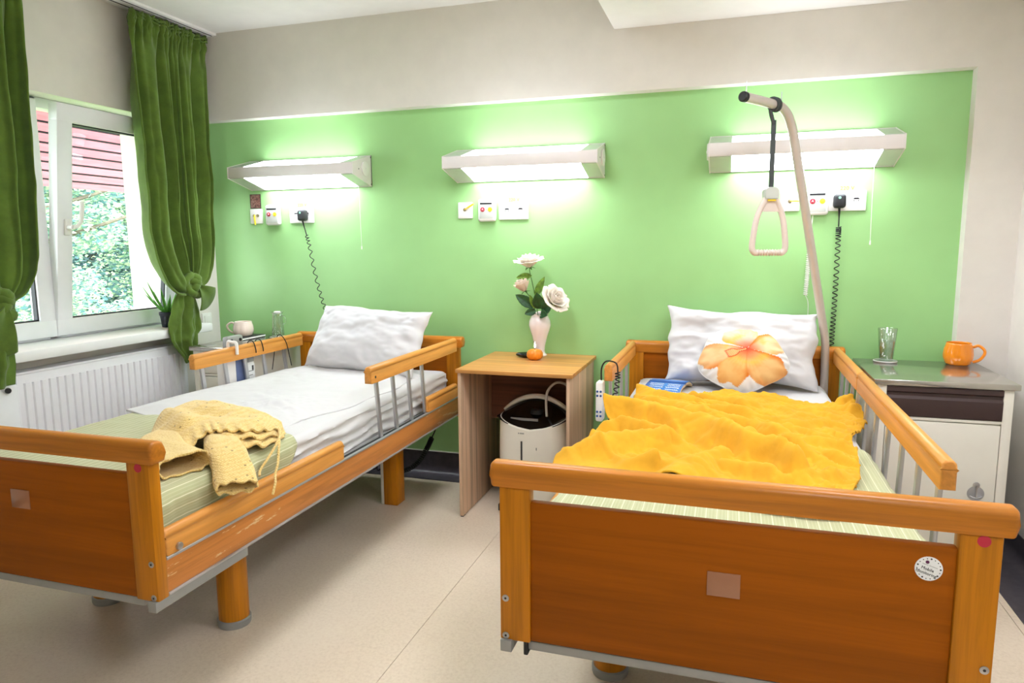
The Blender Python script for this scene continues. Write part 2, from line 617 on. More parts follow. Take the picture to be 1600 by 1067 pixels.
M['tubing'] = plain('clear_tubing', (196, 192, 184), 0.3)
M['slate'] = plain('slate_blue_plastic', (92, 108, 150), 0.4)
M['navy'] = plain('navy_pot', (30, 34, 48), 0.45)
M['plant'] = plain('plant_green', (96, 168, 66), 0.4, var=0.15, vscale=40)
M['lampdown'] = emit('lamp_diffuser_lower', (0.88, 0.91, 1.0, 1), LAMP_DOWN)
M['lampup'] = emit('lamp_diffuser_upper', (0.88, 0.91, 1.0, 1), LAMP_UP)
M['ceillamp_a'] = emit('aisle_lamp_diffuser', (0.90, 0.92, 1.0, 1), CEIL_A)
M['ceillamp_b'] = emit('rear_lamp_diffuser', (0.90, 0.92, 1.0, 1), CEIL_B)
M['fill_lamp'] = emit('fill_lamp_diffuser', (0.90, 0.92, 1.0, 1), CEIL_FILL)
M['lampend'] = plain('lamp_frosted_end', (196, 200, 192), 0.3, var=0.02)
M['lampbody'] = plain('lamp_housing', (232, 226, 224), 0.4, var=0.01)

# ================================================================== THE ROOM
XL, XR, ZC, YF = -2.473, 1.827, 2.582, -5.2      # window wall, far wall, ceiling, wall behind the camera
ZN, XN, DN = 2.085, 1.622, 0.07                  # green niche: top, side, depth
WY0, WY1, WZ0, WZ1 = -2.32, -0.25, 0.885, 2.058  # window opening
XO = -2.90                                       # outer face of window wall

fl = obj('floor', bx(XL - 0.3, XR + 0.2, YF - 0.2, 0.2, -0.12, -0.004), M['cove'], smooth=None)
tag(fl, kind='structure')
for a, b_ in ((XL - 0.01, -2.3645), (-2.3625, -0.3645), (-0.3625, 1.6355), (1.6375, XR + 0.01)):
    obj('linoleum_sheet', bx(a, b_, YF - 0.02, 0.01, -0.004, 0.0), M['floor'], fl, smooth=None)

ce = obj('ceiling', bx(XL - 0.5, XR + 0.2, YF - 0.2, 0.2, ZC, ZC + 0.12), M['ceiling'], smooth=None)
tag(ce, kind='structure')
obj('soffit', bx(0.045, XR + 0.01, YF, -DN - 0.001, 2.383, ZC), M['ceiling'], ce, smooth=None)

wb = B()
box(wb, XL - 0.43, XR + 0.2, -DN, 0.2, ZN, ZC)
box(wb, XN, XR + 0.2, -DN, 0.2, 0.0, ZN)
wall_back = tag(obj('wall_back', wb, M['wall'], smooth=None), kind='structure')
obj('painted_panel', bx(XL - 0.43, XN, 0.0, 0.2, 0.0, ZN), M['green'], wall_back, smooth=None)

wl = B()
box(wl, XO, XL, YF - 0.2, 0.0, 0.0, 0.83)
box(wl, XO, XL, YF - 0.2, -0.0, WZ1, ZC)
box(wl, XO, XL, WY1, 0.0, 0.83, WZ1)
box(wl, XO, XL, YF - 0.2, WY0, 0.83, WZ1)
tag(obj('wall_left', wl, M['wall'], smooth=None), kind='structure')
tag(obj('wall_right', bx(XR, XR + 0.2, YF - 0.2, -DN, 0.0, ZC), M['wall'], smooth=None), kind='structure')
tag(obj('wall_front', bx(XL, XR, YF - 0.2, YF, 0.0, ZC), M['wall'], smooth=None), kind='structure')

def cove(flat, up, r=0.045, n=6, t=0.004):
    """outline (distance from wall, height) of the vinyl cove"""
    o = [(flat, 0.0), (flat, t)]
    for k in range(n + 1):
        a = PI / 2 * k / n
        o.append((t + r - r * math.sin(a) if False else t + r * (1 - math.sin(a)), t + r * (1 - math.cos(a))))
    o += [(t, up), (0.0, up), (0.0, 0.0)]
    return o
bb = B()
prism(bb, [(-d, z) for d, z in cove(0.121, 0.132)], 'x', XL, XN)
bw = tag(obj('baseboard_back', bb, M['cove'], smooth=50), kind='structure')
obj('top_trim', bx(XL, XN, -0.006, 0.0, 0.132, 0.137), M['plast'], bw)
bb = B()
prism(bb, [(XR - d, z) for d, z in cove(0.165, 0.119)], 'y', YF, -DN)
tag(obj('baseboard_right', bb, M['cove'], smooth=50), kind='structure')
bb = B()
prism(bb, [(XL + d, z) for d, z in cove(0.121, 0.132)], 'y', YF, -0.125)
tag(obj('baseboard_left', bb, M['cove'], smooth=50), kind='structure')

# ------------------------------------------------------------------ window
W = thing('window_1', None, None, (-2.62, -1.2, WZ0), kind='structure')
XF = -2.59
fb = B()
box(fb, XF - 0.07, XF, WY0, WY1, WZ0, WZ0 + 0.045, 0.004)
box(fb, XF - 0.07, XF, WY0, WY1, WZ1 - 0.05, WZ1, 0.004)
box(fb, XF - 0.07, XF, WY1 - 0.05, WY1, WZ0, WZ1, 0.004)
box(fb, XF - 0.07, XF, WY0, WY0 + 0.05, WZ0, WZ1, 0.004)
box(fb, XF - 0.07, XF, -1.075, -1.03, WZ0, WZ1, 0.004)
obj('window_frame', fb, M['upvc'], W)
def sash(y0, y1, z0, z1, tilt, handle):
    """one casement, tilt = inward travel of its top edge"""
    H = z1 - z0
    def T(bm):
        for v in bm.verts:
            k = (v.co.z - z0) / H
            v.co.x += tilt * k
        return bm
    w = 0.085
    b1 = B()
    X0, X1 = XF - 0.035, XF + 0.022
    box(b1, X0, X1, y0, y1, z0, z0 + w, 0.006)
    box(b1, X0, X1, y0, y1, z1 - w, z1, 0.006)
    box(b1, X0, X1, y0, y0 + w, z0 + w * 0.9, z1 - w * 0.9, 0.006)
    box(b1, X0, X1, y1 - w, y1, z0 + w * 0.9, z1 - w * 0.9, 0.006)
    s = obj('casement', T(b1), M['upvc'], W)
    g = B()
    e = 0.006
    for a in ((y0 + w, y1 - w, z0 + w - e, z0 + w + e), (y0 + w, y1 - w, z1 - w - e, z1 - w + e), (y0 + w - e, y0 + w + e, z0 + w, z1 - w), (y1 - w - e, y1 - w + e, z0 + w, z1 - w)):
        box(g, X0 + 0.02, X1 - 0.012, *a)
    obj('gasket', T(g), M['gasket'], s, smooth=None)
    obj('pane', T(bx(XF - 0.012, XF - 0.006, y0 + w, y1 - w, z0 + w, z1 - w)), M['pane'], s, smooth=None)
    if handle:
        yh, zh = y0 + 0.05, z0 + 0.54
        hb = B()
        box(hb, X1 - 0.002, X1 + 0.012, yh - 0.016, yh + 0.016, zh - 0.04, zh + 0.04, 0.005)
        disc(hb, (X1 + 0.01, yh, zh), 'x', 0.011, 0.032, 14)
        pts = bez([(X1 + 0.04, yh, zh), (X1 + 0.044, yh + 0.02, zh + 0.005), (X1 + 0.046, yh + 0.04, zh + 0.03), (X1 + 0.046, yh + 0.045, zh + 0.08), (X1 + 0.046, yh + 0.045, zh + 0.125)], 6)
        tube(hb, pts, 0.0105, 10)
        obj('handle', T(hb), M['plast'], s)
    return s
sash(-1.049, WY1 - 0.012, WZ0 + 0.012, 2.022, 0.132, True)
sash(WY0 + 0.012, -1.047, WZ0 + 0.012, 2.046, 0.0, False)
sl = B()
box(sl, XF - 0.02, -2.325, -2.6, -0.235, 0.836, 0.885, 0.008)
obj('window_sill', sl, M['sill'], W)

# ------------------------------------------------------------------ outside the window
def foliage(name, label, seed, centres, nleaf, size, cols, trunk):
    r = np.random.default_rng(seed)
    c0 = np.array(trunk)
    t = thing(name, label, 'tree', tuple(c0), 'trees beyond the window')
    tb = B()
    tube(tb, bez([tuple(c0), tuple(c0 + [0.1, 0.1, 2.0]), tuple(c0 + [-0.1, 0.2, 4.2])], 6), [0.16 - 0.008 * k for k in range(13)], 8)
    for k in range(7):
        a = r.uniform(0, 2 * PI)
        z = r.uniform(1.0, 3.8)
        d = np.array([math.cos(a), math.sin(a), 0.35]) * r.uniform(1.0, 1.8)
        p = c0 + [0, 0.1, z]
        tube(tb, [tuple(p), tuple(p + d * 0.5), tuple(p + d)], [0.05, 0.035, 0.015], 6)
    obj('trunk', tb, MT['bark'], t)
    V, F, MI = [], [], []
    n = len(centres)
    idx = r.integers(0, n, nleaf)
    for k in range(nleaf):
        cx, cy, cz, R = centres[idx[k]]
        d = r.normal(size=3)
        d /= np.linalg.norm(d)
        p = np.array([cx, cy, cz]) + d * R * r.uniform(0.55, 1.0) * [1, 1, 0.75]
        a = r.normal(size=3) * [1, 1, 0.25] + [0, 0, -0.12]
        a /= np.linalg.norm(a)
        b_ = np.cross(a, r.normal(size=3) * 0.5 + [0, 0, 1])
        b_ /= np.linalg.norm(b_) + 1e-9
        s = size * r.uniform(0.6, 1.3)
        q = [p, p + a * s * 0.5 + b_ * s * 0.28, p + a * s, p + a * s * 0.5 - b_ * s * 0.28]
        i0 = len(V)
        V += [tuple(x) for x in q]
        F.append((i0, i0 + 1, i0 + 2, i0 + 3))
        MI.append(int(r.integers(0, len(cols))))
    me = bpy.data.meshes.new('leaves')
    me.from_pydata(V, [], F)
    o = link('leaves', me, cols, t, None)
    me.polygons.foreach_set('material_index', MI)
    o['kind'] = 'stuff'
    return t
MT = {}
MT['bark'] = plain('bark', (92, 84, 72), 0.9, var=0.2)
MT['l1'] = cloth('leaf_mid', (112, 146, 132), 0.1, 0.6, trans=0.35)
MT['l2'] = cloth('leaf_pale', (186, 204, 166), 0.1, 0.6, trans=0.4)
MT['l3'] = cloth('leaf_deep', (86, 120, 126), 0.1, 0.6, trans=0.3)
MT['grass'] = plain('lawn', (110, 140, 80), 0.9, var=0.2)
MT['redboard'] = wood('red_stained_board', (176, 98, 112), 'y', var=0.15, cross=30, along=3, rough=0.7, coat=0)
gr = obj('garden_ground', bx(-27, XO, -8, 26, -0.6, -0.5), MT['grass'], smooth=None)
tag(gr, kind='structure')
def blob_row(seed, x, ys, zs, R, n):
    r = np.random.default_rng(seed)
    return [(x + r.uniform(-0.7, 0.7), r.uniform(*ys), r.uniform(*zs), R * r.uniform(0.6, 1.2)) for _ in range(n)]
foliage('leafy_tree', 'pale leafy tree seen through the narrow pane beside the outermost curtain', 3, blob_row(1, -8.0, (1.4, 4.2), (-0.3, 3.2), 0.62, 34), 24000, 0.085, [MT['l1'], MT['l2'], MT['l2'], MT['l3']], (-8.2, 2.6, -0.5))
foliage('leafy_tree', 'broad layered leafy tree filling the tilted casement below the red eave', 4, blob_row(2, -11.4, (4.6, 9.6), (-0.6, 4.2), 0.70, 60), 42000, 0.105, [MT['l1'], MT['l2'], MT['l2'], MT['l3']], (-11.6, 6.2, -0.5))
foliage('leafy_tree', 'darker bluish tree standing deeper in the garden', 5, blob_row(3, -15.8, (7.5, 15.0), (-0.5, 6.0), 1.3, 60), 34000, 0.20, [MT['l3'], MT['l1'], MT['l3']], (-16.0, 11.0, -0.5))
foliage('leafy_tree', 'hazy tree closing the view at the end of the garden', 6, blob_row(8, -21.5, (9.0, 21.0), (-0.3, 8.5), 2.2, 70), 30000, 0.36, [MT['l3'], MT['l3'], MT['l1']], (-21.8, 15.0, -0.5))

ev = thing('porch_roof', 'pink-red stained timber eave of sloping boards outside the window', 'roof', (-3.6, 0.4, 1.8))
bx0, bz0, bx1, bz1 = -2.98, 2.42, -4.25, 1.78
nb = 13
for k in range(nb):
    t0, t1 = k / nb, (k + 1) / nb - 0.016
    dx, dz = bx1 - bx0, bz1 - bz0
    bm = B()
    p0 = (bx0 + dx * t0, bz0 + dz * t0)
    p1 = (bx0 + dx * t1, bz0 + dz * t1)
    th = 0.02
    prism(bm, [p0, p1, (p1[0], p1[1] + th), (p0[0], p0[1] + th)], 'y', -2.6, 3.2)
    obj('board', bm, MT['redboard'], ev, smooth=None)
    if k:
        obj('seam', prism(B(), [(p0[0] + 0.0035, p0[1] + 0.0022), (p0[0] - 0.0005, p0[1] - 0.0003), (p0[0] - 0.0005, p0[1] + 0.01), (p0[0] + 0.0035, p0[1] + 0.012)], 'y', -2.6, 3.2), M['gapshade'], ev, smooth=None)  # dark strip drawn in as the shade between two boards
obj('roof_deck', prism(B(), [(bx0, bz0 + 0.0205), (bx1 - 0.02, bz1 + 0.0205), (bx1 - 0.02, bz1 + 0.10), (bx0, bz0 + 0.12)], 'y', -2.6, 3.2), M['gapshade'], ev, smooth=None)  # blackened so the gaps below it read as shaded

# ------------------------------------------------------------------ radiator
rd = thing('panel_radiator', 'white ribbed panel radiator under the window sill', 'radiator', (-2.42, -0.92, 0.12))
y0r, y1r, z0r, z1r = -1.425, -0.415, 0.15, 0.785
prof = [(-2.4, y0r), (-2.374, y0r), (-2.374, y0r + 0.02)]
nr = 24
pit = (y1r - y0r - 0.04) / nr
ribs = B()
pl = [(-2.372, y0r)]
obj('front_panel', bx(-2.392, -2.374, y0r, y1r, z0r, z1r - 0.004, 0.006), M['radiator'], rd)
for k in range(nr):
    yy = y0r + 0.02 + pit * (k + 0.5)
    b1 = B()
    prism(b1, [(-2.376, yy - 0.0150), (-2.3655, yy - 0.0095), (-2.3655, yy + 0.0095), (-2.376, yy + 0.0150)], 'z', z0r + 0.035, z1r - 0.05, 0.0)
    obj('rib', b1, M['radiator'], rd, smooth=30)
obj('rear_panel', bx(-2.462, -2.446, y0r, y1r, z0r, z1r - 0.004, 0.005), M['radiator'], rd)
tg = B()
box(tg, -2.464, -2.372, y0r - 0.003, y1r + 0.003, z1r - 0.012, z1r, 0.003)
obj('top_grille', tg, M['radiator'], rd)
for yy in (y0r, y1r):
    obj('end_cover', bx(-2.464, -2.374, yy - 0.004, yy + 0.004, z0r + 0.02, z1r - 0.006, 0.002), M['radiator'], rd)
for yy in (y0r + 0.1, y1r - 0.1):
    obj('wall_bracket', bx(-2.4725, -2.44, yy - 0.015, yy + 0.015, z0r + 0.02, z1r - 0.03), M['radiator'], rd)

# slim white column beside the radiator, below the outermost curtain
pn = thing('pipe_casing', 'slim white pipe casing under the curtain at the picture edge', 'casing', (-2.41, -1.55, 0))
obj('casing_body', bx(-2.472, -2.352, -1.66, -1.442, 0.133, 0.742, 0.006), M['upvc'], pn)
obj('cover_seam', bx(-2.353, -2.3505, -1.572, -1.566, 0.135, 0.735), M['greymetal'], pn)
kb = B(); disc(kb, (-2.353, -1.49, 0.722), 'x', 0.012, 0.014, 16, 0.003)
obj('knob', kb, M['dark'], pn, label='dark round knob')

# ------------------------------------------------------------------ curtain rail and curtains
cr = thing('curtain_rail', 'white double-groove curtain rail along the ceiling above the window', 'curtain rail', (-2.36, -1.3, ZC))
obj('track', bx(-2.415, -2.31, -2.9, -0.055, ZC - 0.014, ZC + 0.0005, 0.003), M['plast'], cr)
for xx in (-2.388, -2.337):
    obj('groove', bx(xx - 0.0035, xx + 0.0035, -2.89, -0.075, ZC - 0.0155, ZC - 0.013), M['gasket'], cr, smooth=None)
obj('end_stop', bx(-2.41, -2.315, -0.056, -0.046, ZC - 0.016, ZC, 0.003), M['plast'], cr)

def curtain(name, label, yl, yr, ylm, yrm, ky, kz, xc, seed, tail, flap, npleat, sag):
    """curtain hung from z=2.56, gathered into a knot at (ky,kz); ylm/yrm = edges at mid height; clears the sill below"""
    t = thing(name, label, 'curtain', (xc, (yl + yr) / 2, 0.7), 'green velvet curtains')
    n, m = 100, 240
    s = np.linspace(0, 1, m)[None, :]
    zt, zs = 2.555, 1.42
    v = np.linspace(0, 1, n)[:, None]
    vb = 0.70
    sp = s + 0.018 * np.sin(2 * PI * s * 3 + seed) * (s * (1 - s) * 4)
    top = yl + (yr - yl) * sp
    mid = ylm + (yrm - ylm) * sp
    k1 = np.clip(v / vb, 0, 1)
    Yh = top + (mid - top) * k1 ** 0.8
    Zh = zt + (zs - zt) * k1 + 0 * s
    w = np.clip((v - vb) / (1 - vb), 0, 1)
    lf = np.abs(s - 0.5) * 2
    sg = np.where(s < 0.5, sag[0], sag[1])
    p1y = mid + 0.10 * (ky - mid)
    p1z = kz + 0.08 - sg * lf ** 1.4 + 0.08 * (1 - lf)
    p2y = ky + np.where(s < 0.5, sag[2], sag[3]) * lf
    p2z = kz - 0.09 * (sg / 0.16) * lf + 0.02
    Yk = (1 - w) ** 2 * mid + 2 * w * (1 - w) * p1y + w ** 2 * p2y
    Zk = (1 - w) ** 2 * zs + 2 * w * (1 - w) * p1z + w ** 2 * p2z
    Y = np.where(v <= vb, Yh, Yk)
    Z = np.where(v <= vb, Zh, Zk)
    ph = 2 * PI * npleat * (sp + 0.05 * np.sin(2 * PI * sp * 1.7 + seed)) + seed
    deep = 0.010 + 0.036 * sstep(0.03, 0.30, v) * (1 - 0.6 * sstep(0.75, 1.0, v))
    wave = (2 * np.abs(np.sin(ph / 2 + 0.6)) ** 0.8 - 1) + 0.22 * np.sin(2 * ph + 1.0 + seed) + 0.22 * np.sin(0.5 * ph + 2)
    hz = np.exp(-((zt - 0.055 - Z) / 0.05) ** 2)
    ruff = np.sin(ph * 3.1) * 0.012 * sstep(0.0, 0.02, v) * (1 - sstep(0.05, 0.13, v)) + 0.009 * np.sin(ph * 5.3 + 1) * (1 - sstep(0.0, 0.07, v))
    cr_ = fbm(Z * 34 + 3 * s, s * 46, seed, 2) * 0.013 * hz
    X = xc + deep * wave + ruff + cr_ + 0.045 * sstep(0.2, 0.6, v) + 0.035 * sstep(0.62, 0.95, v)
    X = X + 0.010 * fbm(Y * 9, Z * 3, seed + 5, 3) * sstep(0.1, 0.5, v)
    Y = Y + 0.012 * np.cos(ph) * sstep(0.05, 0.3, v) * (1 - 0.5 * sstep(0.8, 1, v))
    P = S3([X, Y, Z + 0.006 * np.sin(ph * 2.7) * (1 - sstep(0, 0.03, v))], -1)
    grid('drape', P, M['curtain'], t, 0.004)
    bm = B()
    for zz in (2.538, 2.521):
        tube(bm, bez([(xc + 0.016 + 0.008 * math.sin(k * 2.4), yl + (yr - yl) * k / 28, zz + 0.004 * math.sin(k * 1.9)) for k in range(29)], 4), 0.0045, 6)
    obj('gathering_cord', bm, M['curtain'], t)
    # knot: wrapped loops of cloth
    bm = B()
    kx = xc + 0.085
    for j, (ra, rb, tw, dy, dz) in enumerate(((0.040, 0.046, 0.2, 0.0, 0.0), (0.032, 0.050, 1.0, 0.014, -0.016), (0.036, 0.036, -0.7, -0.012, 0.014))):
        pts = []
        for k in range(24):
            a = 2 * PI * k / 24
            yy, zz = ra * math.cos(a), rb * math.sin(a)
            pts.append((kx + 0.014 * math.sin(2 * a + j), ky + dy + yy * math.cos(tw) - zz * math.sin(tw), kz - 0.02 + dz + yy * math.sin(tw) + zz * math.cos(tw)))
        tube(bm, pts, [0.025 + 0.007 * math.sin(3 * 2 * PI * k / 24 + j) for k in range(24)], 12, closed=True)
    obj('knot', bm, M['curtain'], t, 180)
    # tail hanging below the knot: rows of (z, y one edge, y other edge)
    zz = np.array([q[0] for q in tail]); yl_ = np.array([q[1] for q in tail]); yr_ = np.array([q[2] for q in tail])
    nt_, mt_ = 60, 90
    tv = np.linspace(0, 1, nt_)
    order = np.linspace(0, 1, len(tail))
    A = np.interp(tv, order, yl_)[:, None]; C_ = np.interp(tv, order, yr_)[:, None]; Z0 = np.interp(tv, order, zz)[:, None]
    s = np.linspace(0, 1, mt_)[None, :]
    Y = A + (C_ - A) * s
    env = 0.35 + 0.65 * np.sin(PI * np.clip(tv[:, None], 0.0, 1) * 0.62)
    w2 = 2 * np.abs(np.sin(PI * 2.2 * s + seed + 0.8 * tv[:, None])) ** 0.8 - 1
    X = kx - 0.012 + env * (0.022 * w2 + 0.010 * np.sin(2 * PI * 4.3 * s + 1)) - 0.045 * (2 * s - 1) ** 2 + 0.014 * fbm(Y * 14, Z0 * 7 + 0 * s, seed + 9, 3)
    X = np.maximum(X, -2.318)
    grid('tail', S3([X, Y, Z0 + 0 * s], -1), M['curtain'], t, 0.004)
    # second tail folded out of the knot: corners knot, outer top, outer bottom, inner bottom as (y, z)
    (ya, za), (yb, zb), (yc, zc), (yd, zd) = flap
    n2 = 26
    u = np.linspace(0, 1, n2)[:, None]; q = np.linspace(0, 1, n2)[None, :]
    gath = 0.25 + 0.75 * u ** 0.7
    yy = (1 - u) * ya + u * ((1 - q) * yb + q * yd) + 0 * q
    zz = (1 - u) * za + u * ((1 - q) * zb + q * zd) + 0 * q
    yy = yy + (u * q * (1 - q) * 4) * (yc - 0.5 * (yb + yd)) * 0.62
    zz = zz + (u * q * (1 - q) * 4) * (zc - 0.5 * (zb + zd)) * 0.62
    xx = kx + 0.030 + 0.020 * np.sin(PI * u * 0.9) + 0.012 * np.sin(5 * q + 2) * gath - 0.02 * u
    grid('knot_end', S3([xx, yy, zz], -1), M['curtain'], t, 0.004)
    return t

curtain('curtain', 'green velvet curtain knotted beside the plant, next to the green wall', -0.655, -0.100, -0.705, -0.235, -0.444, 1.145, -2.362, 0.6,
        [(1.12, -0.475, -0.415), (1.042, -0.540, -0.375), (0.971, -0.570, -0.352), (0.915, -0.591, -0.350), (0.870, -0.594, -0.356), (0.82, -0.587, -0.390), (0.775, -0.558, -0.405), (0.727, -0.522, -0.410), (0.685, -0.498, -0.450)],
        [(-0.425, 1.125), (-0.281, 1.100), (-0.270, 0.985), (-0.412, 0.975)], 5.6, (0.17, 0.11, -0.065, 0.045))
curtain('curtain', 'green velvet curtain cut by the picture edge, knotted above the radiator', -1.95, -1.225, -1.90, -1.345, -1.545, 1.125, -2.362, 2.1,
        [(1.09, -1.60, -1.500), (1.03, -1.68, -1.480), (0.984, -1.72, -1.475), (0.914, -1.76, -1.468), (0.835, -1.80, -1.466), (0.75, -1.82, -1.478)],
        [(-1.53, 1.11), (-1.66, 1.02), (-1.60, 0.86), (-1.50, 0.90)], 5, (0.10, 0.06, -0.03, 0.055))

# ================================================================== BED-HEAD LAMPS
def bed_lamp(x0, dz, knob, cord, label):
    L_, D = 0.821, 0.215
    x1 = x0 + L_
    zb, zt, fb_, ft = 1.677 + dz, 1.851 + dz, 1.733 + dz, 1.793 + dz
    t = thing('wall_lamp', label, 'wall lamp', (x0 + L_ / 2, 0, zb), 'bed-head wall lamps')
    obj('back_plate', bx(x0, x1, -0.012, -0.0005, zb, zt, 0.002), M['lampbody'], t)
    obj('front_rail', bx(x0 + 0.004, x1 - 0.004, -D, -D + 0.012, fb_, ft, 0.003), M['lampbody'], t)
    def slope(xa, xb, ya, yb, top, th=0.004):
        z_at = lambda y: (zt + (ft - zt) * (-y / D)) if top else (zb + (fb_ - zb) * (-y / D))
        za, zc_ = z_at(ya), z_at(yb)
        sg = -th if top else th
        return prism(B(), [(ya, za), (yb, zc_), (yb, zc_ + sg), (ya, za + sg)], 'x', xa, xb)
    for top in (False, True):
        m = M['lampup'] if top else M['lampdown']
        nm = 'upper_diffuser' if top else 'lower_diffuser'
        ea, eb = x0 + 0.105, x1 - 0.085
        obj(nm, slope(ea, eb, -0.012, -D + 0.012, top), m, t, smooth=None)
        obj('frosted_end', slope(x0 + 0.004, ea, -0.012, -D + 0.012, top), M['lampend'], t, smooth=None)
        obj('frosted_end', slope(eb, x1 - 0.004, -0.012, -D + 0.012, top), M['lampend'], t, smooth=None)
    for xe in (x0, x1 - 0.006):
        prof_ = [(0, zb - 0.002), (-D - 0.001, fb_ - 0.002), (-D - 0.001, ft + 0.002), (0, zt + 0.002)]
        c = obj('end_cap', prism(B(), [(a - 0.0005, b_) for a, b_ in prof_], 'x', xe, xe + 0.006, 0.0015), M['lampbody'], t)
        out = -1 if xe == x0 else 1
        xs = xe if out < 0 else xe + 0.006
        for yy, zz in ((-0.012, zb + 0.012), (-0.012, zt - 0.012), (-0.15, (fb_ + ft) / 2)):
            sb = B()
            disc(sb, (xs, yy, zz), 'x', 0.0035, 0.0012 * out, 8)
            obj('screw', sb, M['dark'], c)
    if knob:
        xs = x1 if knob > 0 else x0
        kb_ = B()
        disc(kb_, (xs, -0.085, zb + 0.092), 'x', 0.040, 0.010 * knob, 28, 0.004)
        disc(kb_, (xs + 0.010 * knob, -0.085, zb + 0.092), 'x', 0.006, 0.003 * knob, 12)
        obj('socket_cover', kb_, M['plast'], t)
    if cord:
        cx = cord
        cb = B()
        tube(cb, [(cx, -0.018, zb + 0.004), (cx, -0.016, zb - 0.15), (cx + 0.003, -0.014, zb - 0.335)], 0.0013, 6)
        o = obj('pull_cord', cb, M['plast'], t)
        kn = B()
        lathe(kn, [(0.0, 0.022), (0.0028, 0.02), (0.004, 0.004), (0.003, 0.0), (0.0, 0.0)], (cx + 0.003, -0.014, zb - 0.357), 10)
        obj('pull_knob', kn, M['plast'], o)
    return t
bed_lamp(-2.173, -0.004, 1, -1.430, 'white wall lamp over the bed by the window')
bed_lamp(-0.827, 0.0, 1, None, 'white wall lamp over the vase of roses')
bed_lamp(0.514, 0.004, -1, 1.249, 'white wall lamp behind the hanging trapeze handle')

# ================================================================== WALL FITTINGS
def jack(xa, za, key, label):
    t = thing('wall_jack', label, 'wall jack', (xa + 0.042, 0, za), 'wall jack plates')
    obj('plate', bx(xa, xa + 0.086, -0.012, -0.0005, za, za + 0.088, 0.004), M['plast'], t)
    cx, cz = xa + 0.043, za + 0.048
    for dx in ((-0.012, 0.014) if key == 'down' else (-0.002,)):
        h = B(); disc(h, (cx + dx, -0.012, cz), 'y', 0.009, -0.004, 16, 0.001)
        obj('jack_socket', h, M['brass'], t)
    k = B()
    if key == 'down':
        tube(k, [(cx - 0.006, -0.018, cz + 0.004), (cx - 0.004, -0.022, cz - 0.012), (cx - 0.002, -0.02, cz - 0.055)], [0.003, 0.0055, 0.0045], 8)
    elif key == 'up':
        tube(k, [(cx, -0.018, cz), (cx + 0.02, -0.022, cz + 0.012), (cx + 0.052, -0.02, cz + 0.03)], [0.003, 0.005, 0.0045], 8)
    else:
        tube(k, [(cx, -0.018, cz), (cx + 0.02, -0.022, cz - 0.0), (cx + 0.052, -0.02, cz - 0.003)], [0.003, 0.004, 0.0035], 8)
    obj('cable_tag', k, M['yellow'], t, label='yellow cable tag')
jack(-2.189, 1.475, 'down', 'white jack plate below the small dark picture')
jack(-0.822, 1.482, 'up', 'white jack plate under the middle lamp, yellow tag pointing up')
jack(0.851, 1.487, 'side', 'white jack plate half hidden by the trapeze pole')

def call_unit(xa, za, label):
    w, h = 0.102, 0.122
    t = thing('nurse_call', label, 'call unit', (xa + w / 2, 0, za), 'nurse call units')
    b_ = B()
    box(b_, xa, xa + w, -0.03, -0.0005, za, za + h, 0.014, 4)
    obj('housing', b_, M['plast'], t)
    obj('face', bx(xa + 0.012, xa + w - 0.012, -0.0315, -0.029, za + 0.016, za + h - 0.012, 0.001), M['lampend'], t)
    obj('display_strip', bx(xa + 0.016, xa + w - 0.018, -0.0325, -0.03, za + h - 0.030, za + h - 0.021), M['dark'], t, smooth=None)
    for dx, mm, nm in ((0.030, M['red'], 'call_button'), (0.073, M['yellow'], 'cancel_button')):
        d_ = B(); disc(d_, (xa + dx, -0.031, za + 0.065), 'y', 0.0125, -0.003, 20, 0.001)
        o = obj(nm, d_, mm, t)
        if nm == 'call_button':
            text_mesh('call_symbol', 'A', 0.016, M['whiteprint'], o, (xa + dx, -0.0345, za + 0.065))
    d_ = B(); disc(d_, (xa + 0.0515, -0.031, za + 0.065), 'y', 0.002, -0.001, 8)
    obj('indicator', d_, M['dark'], t)
call_unit(-2.070, 1.463, 'white nurse call unit under the window-side lamp')
call_unit(-0.700, 1.463, 'white nurse call unit above the roses')
call_unit(0.962, 1.466, 'white nurse call unit partly covered by the slanting pole')

def socket(xa, za, w, label, plug=None):
    t = thing('power_socket', label, 'power socket', (xa + w / 2, 0, za), 'double power sockets')
    h = 0.094
    obj('plate', bx(xa, xa + w, -0.012, -0.0005, za, za + h, 0.003), M['plast'], t)
    for k in (0.28, 0.74):
        cx, cz = xa + w * k, za + 0.047
        r_ = B(); disc(r_, (cx, -0.0125, cz), 'y', 0.021, 0.0015, 24)
        s_ = obj('socket_well', r_, M['plast'], t)
        hb_ = B()
        for dx in (-0.0095, 0.0, 0.0095):
            disc(hb_, (cx + dx, -0.0128, cz), 'y', 0.0026 if dx else 0.002, -0.0006, 8)
        prism(hb_, [(cx - 0.015, cz + 0.006), (cx + 0.015, cz + 0.006), (cx + 0.008, cz + 0.014), (cx - 0.008, cz + 0.014)], 'y', -0.0134, -0.0125)
        obj('socket_holes', hb_, M['dark'], s_, smooth=None)
    text_mesh('voltage_sign', '220 V', 0.026, M['ytext'], t, (xa + w * 0.5, -0.0008, za + h + 0.011) , depth=0.0003)
    return t
socket(-1.908, 1.474, 0.165, 'double white socket with the window-side bed plug in it')
socket(-0.583, 1.472, 0.166, 'empty double white socket above the table')
socket(1.060, 1.484, 0.166, 'double white socket next to the slanting trapeze pole')

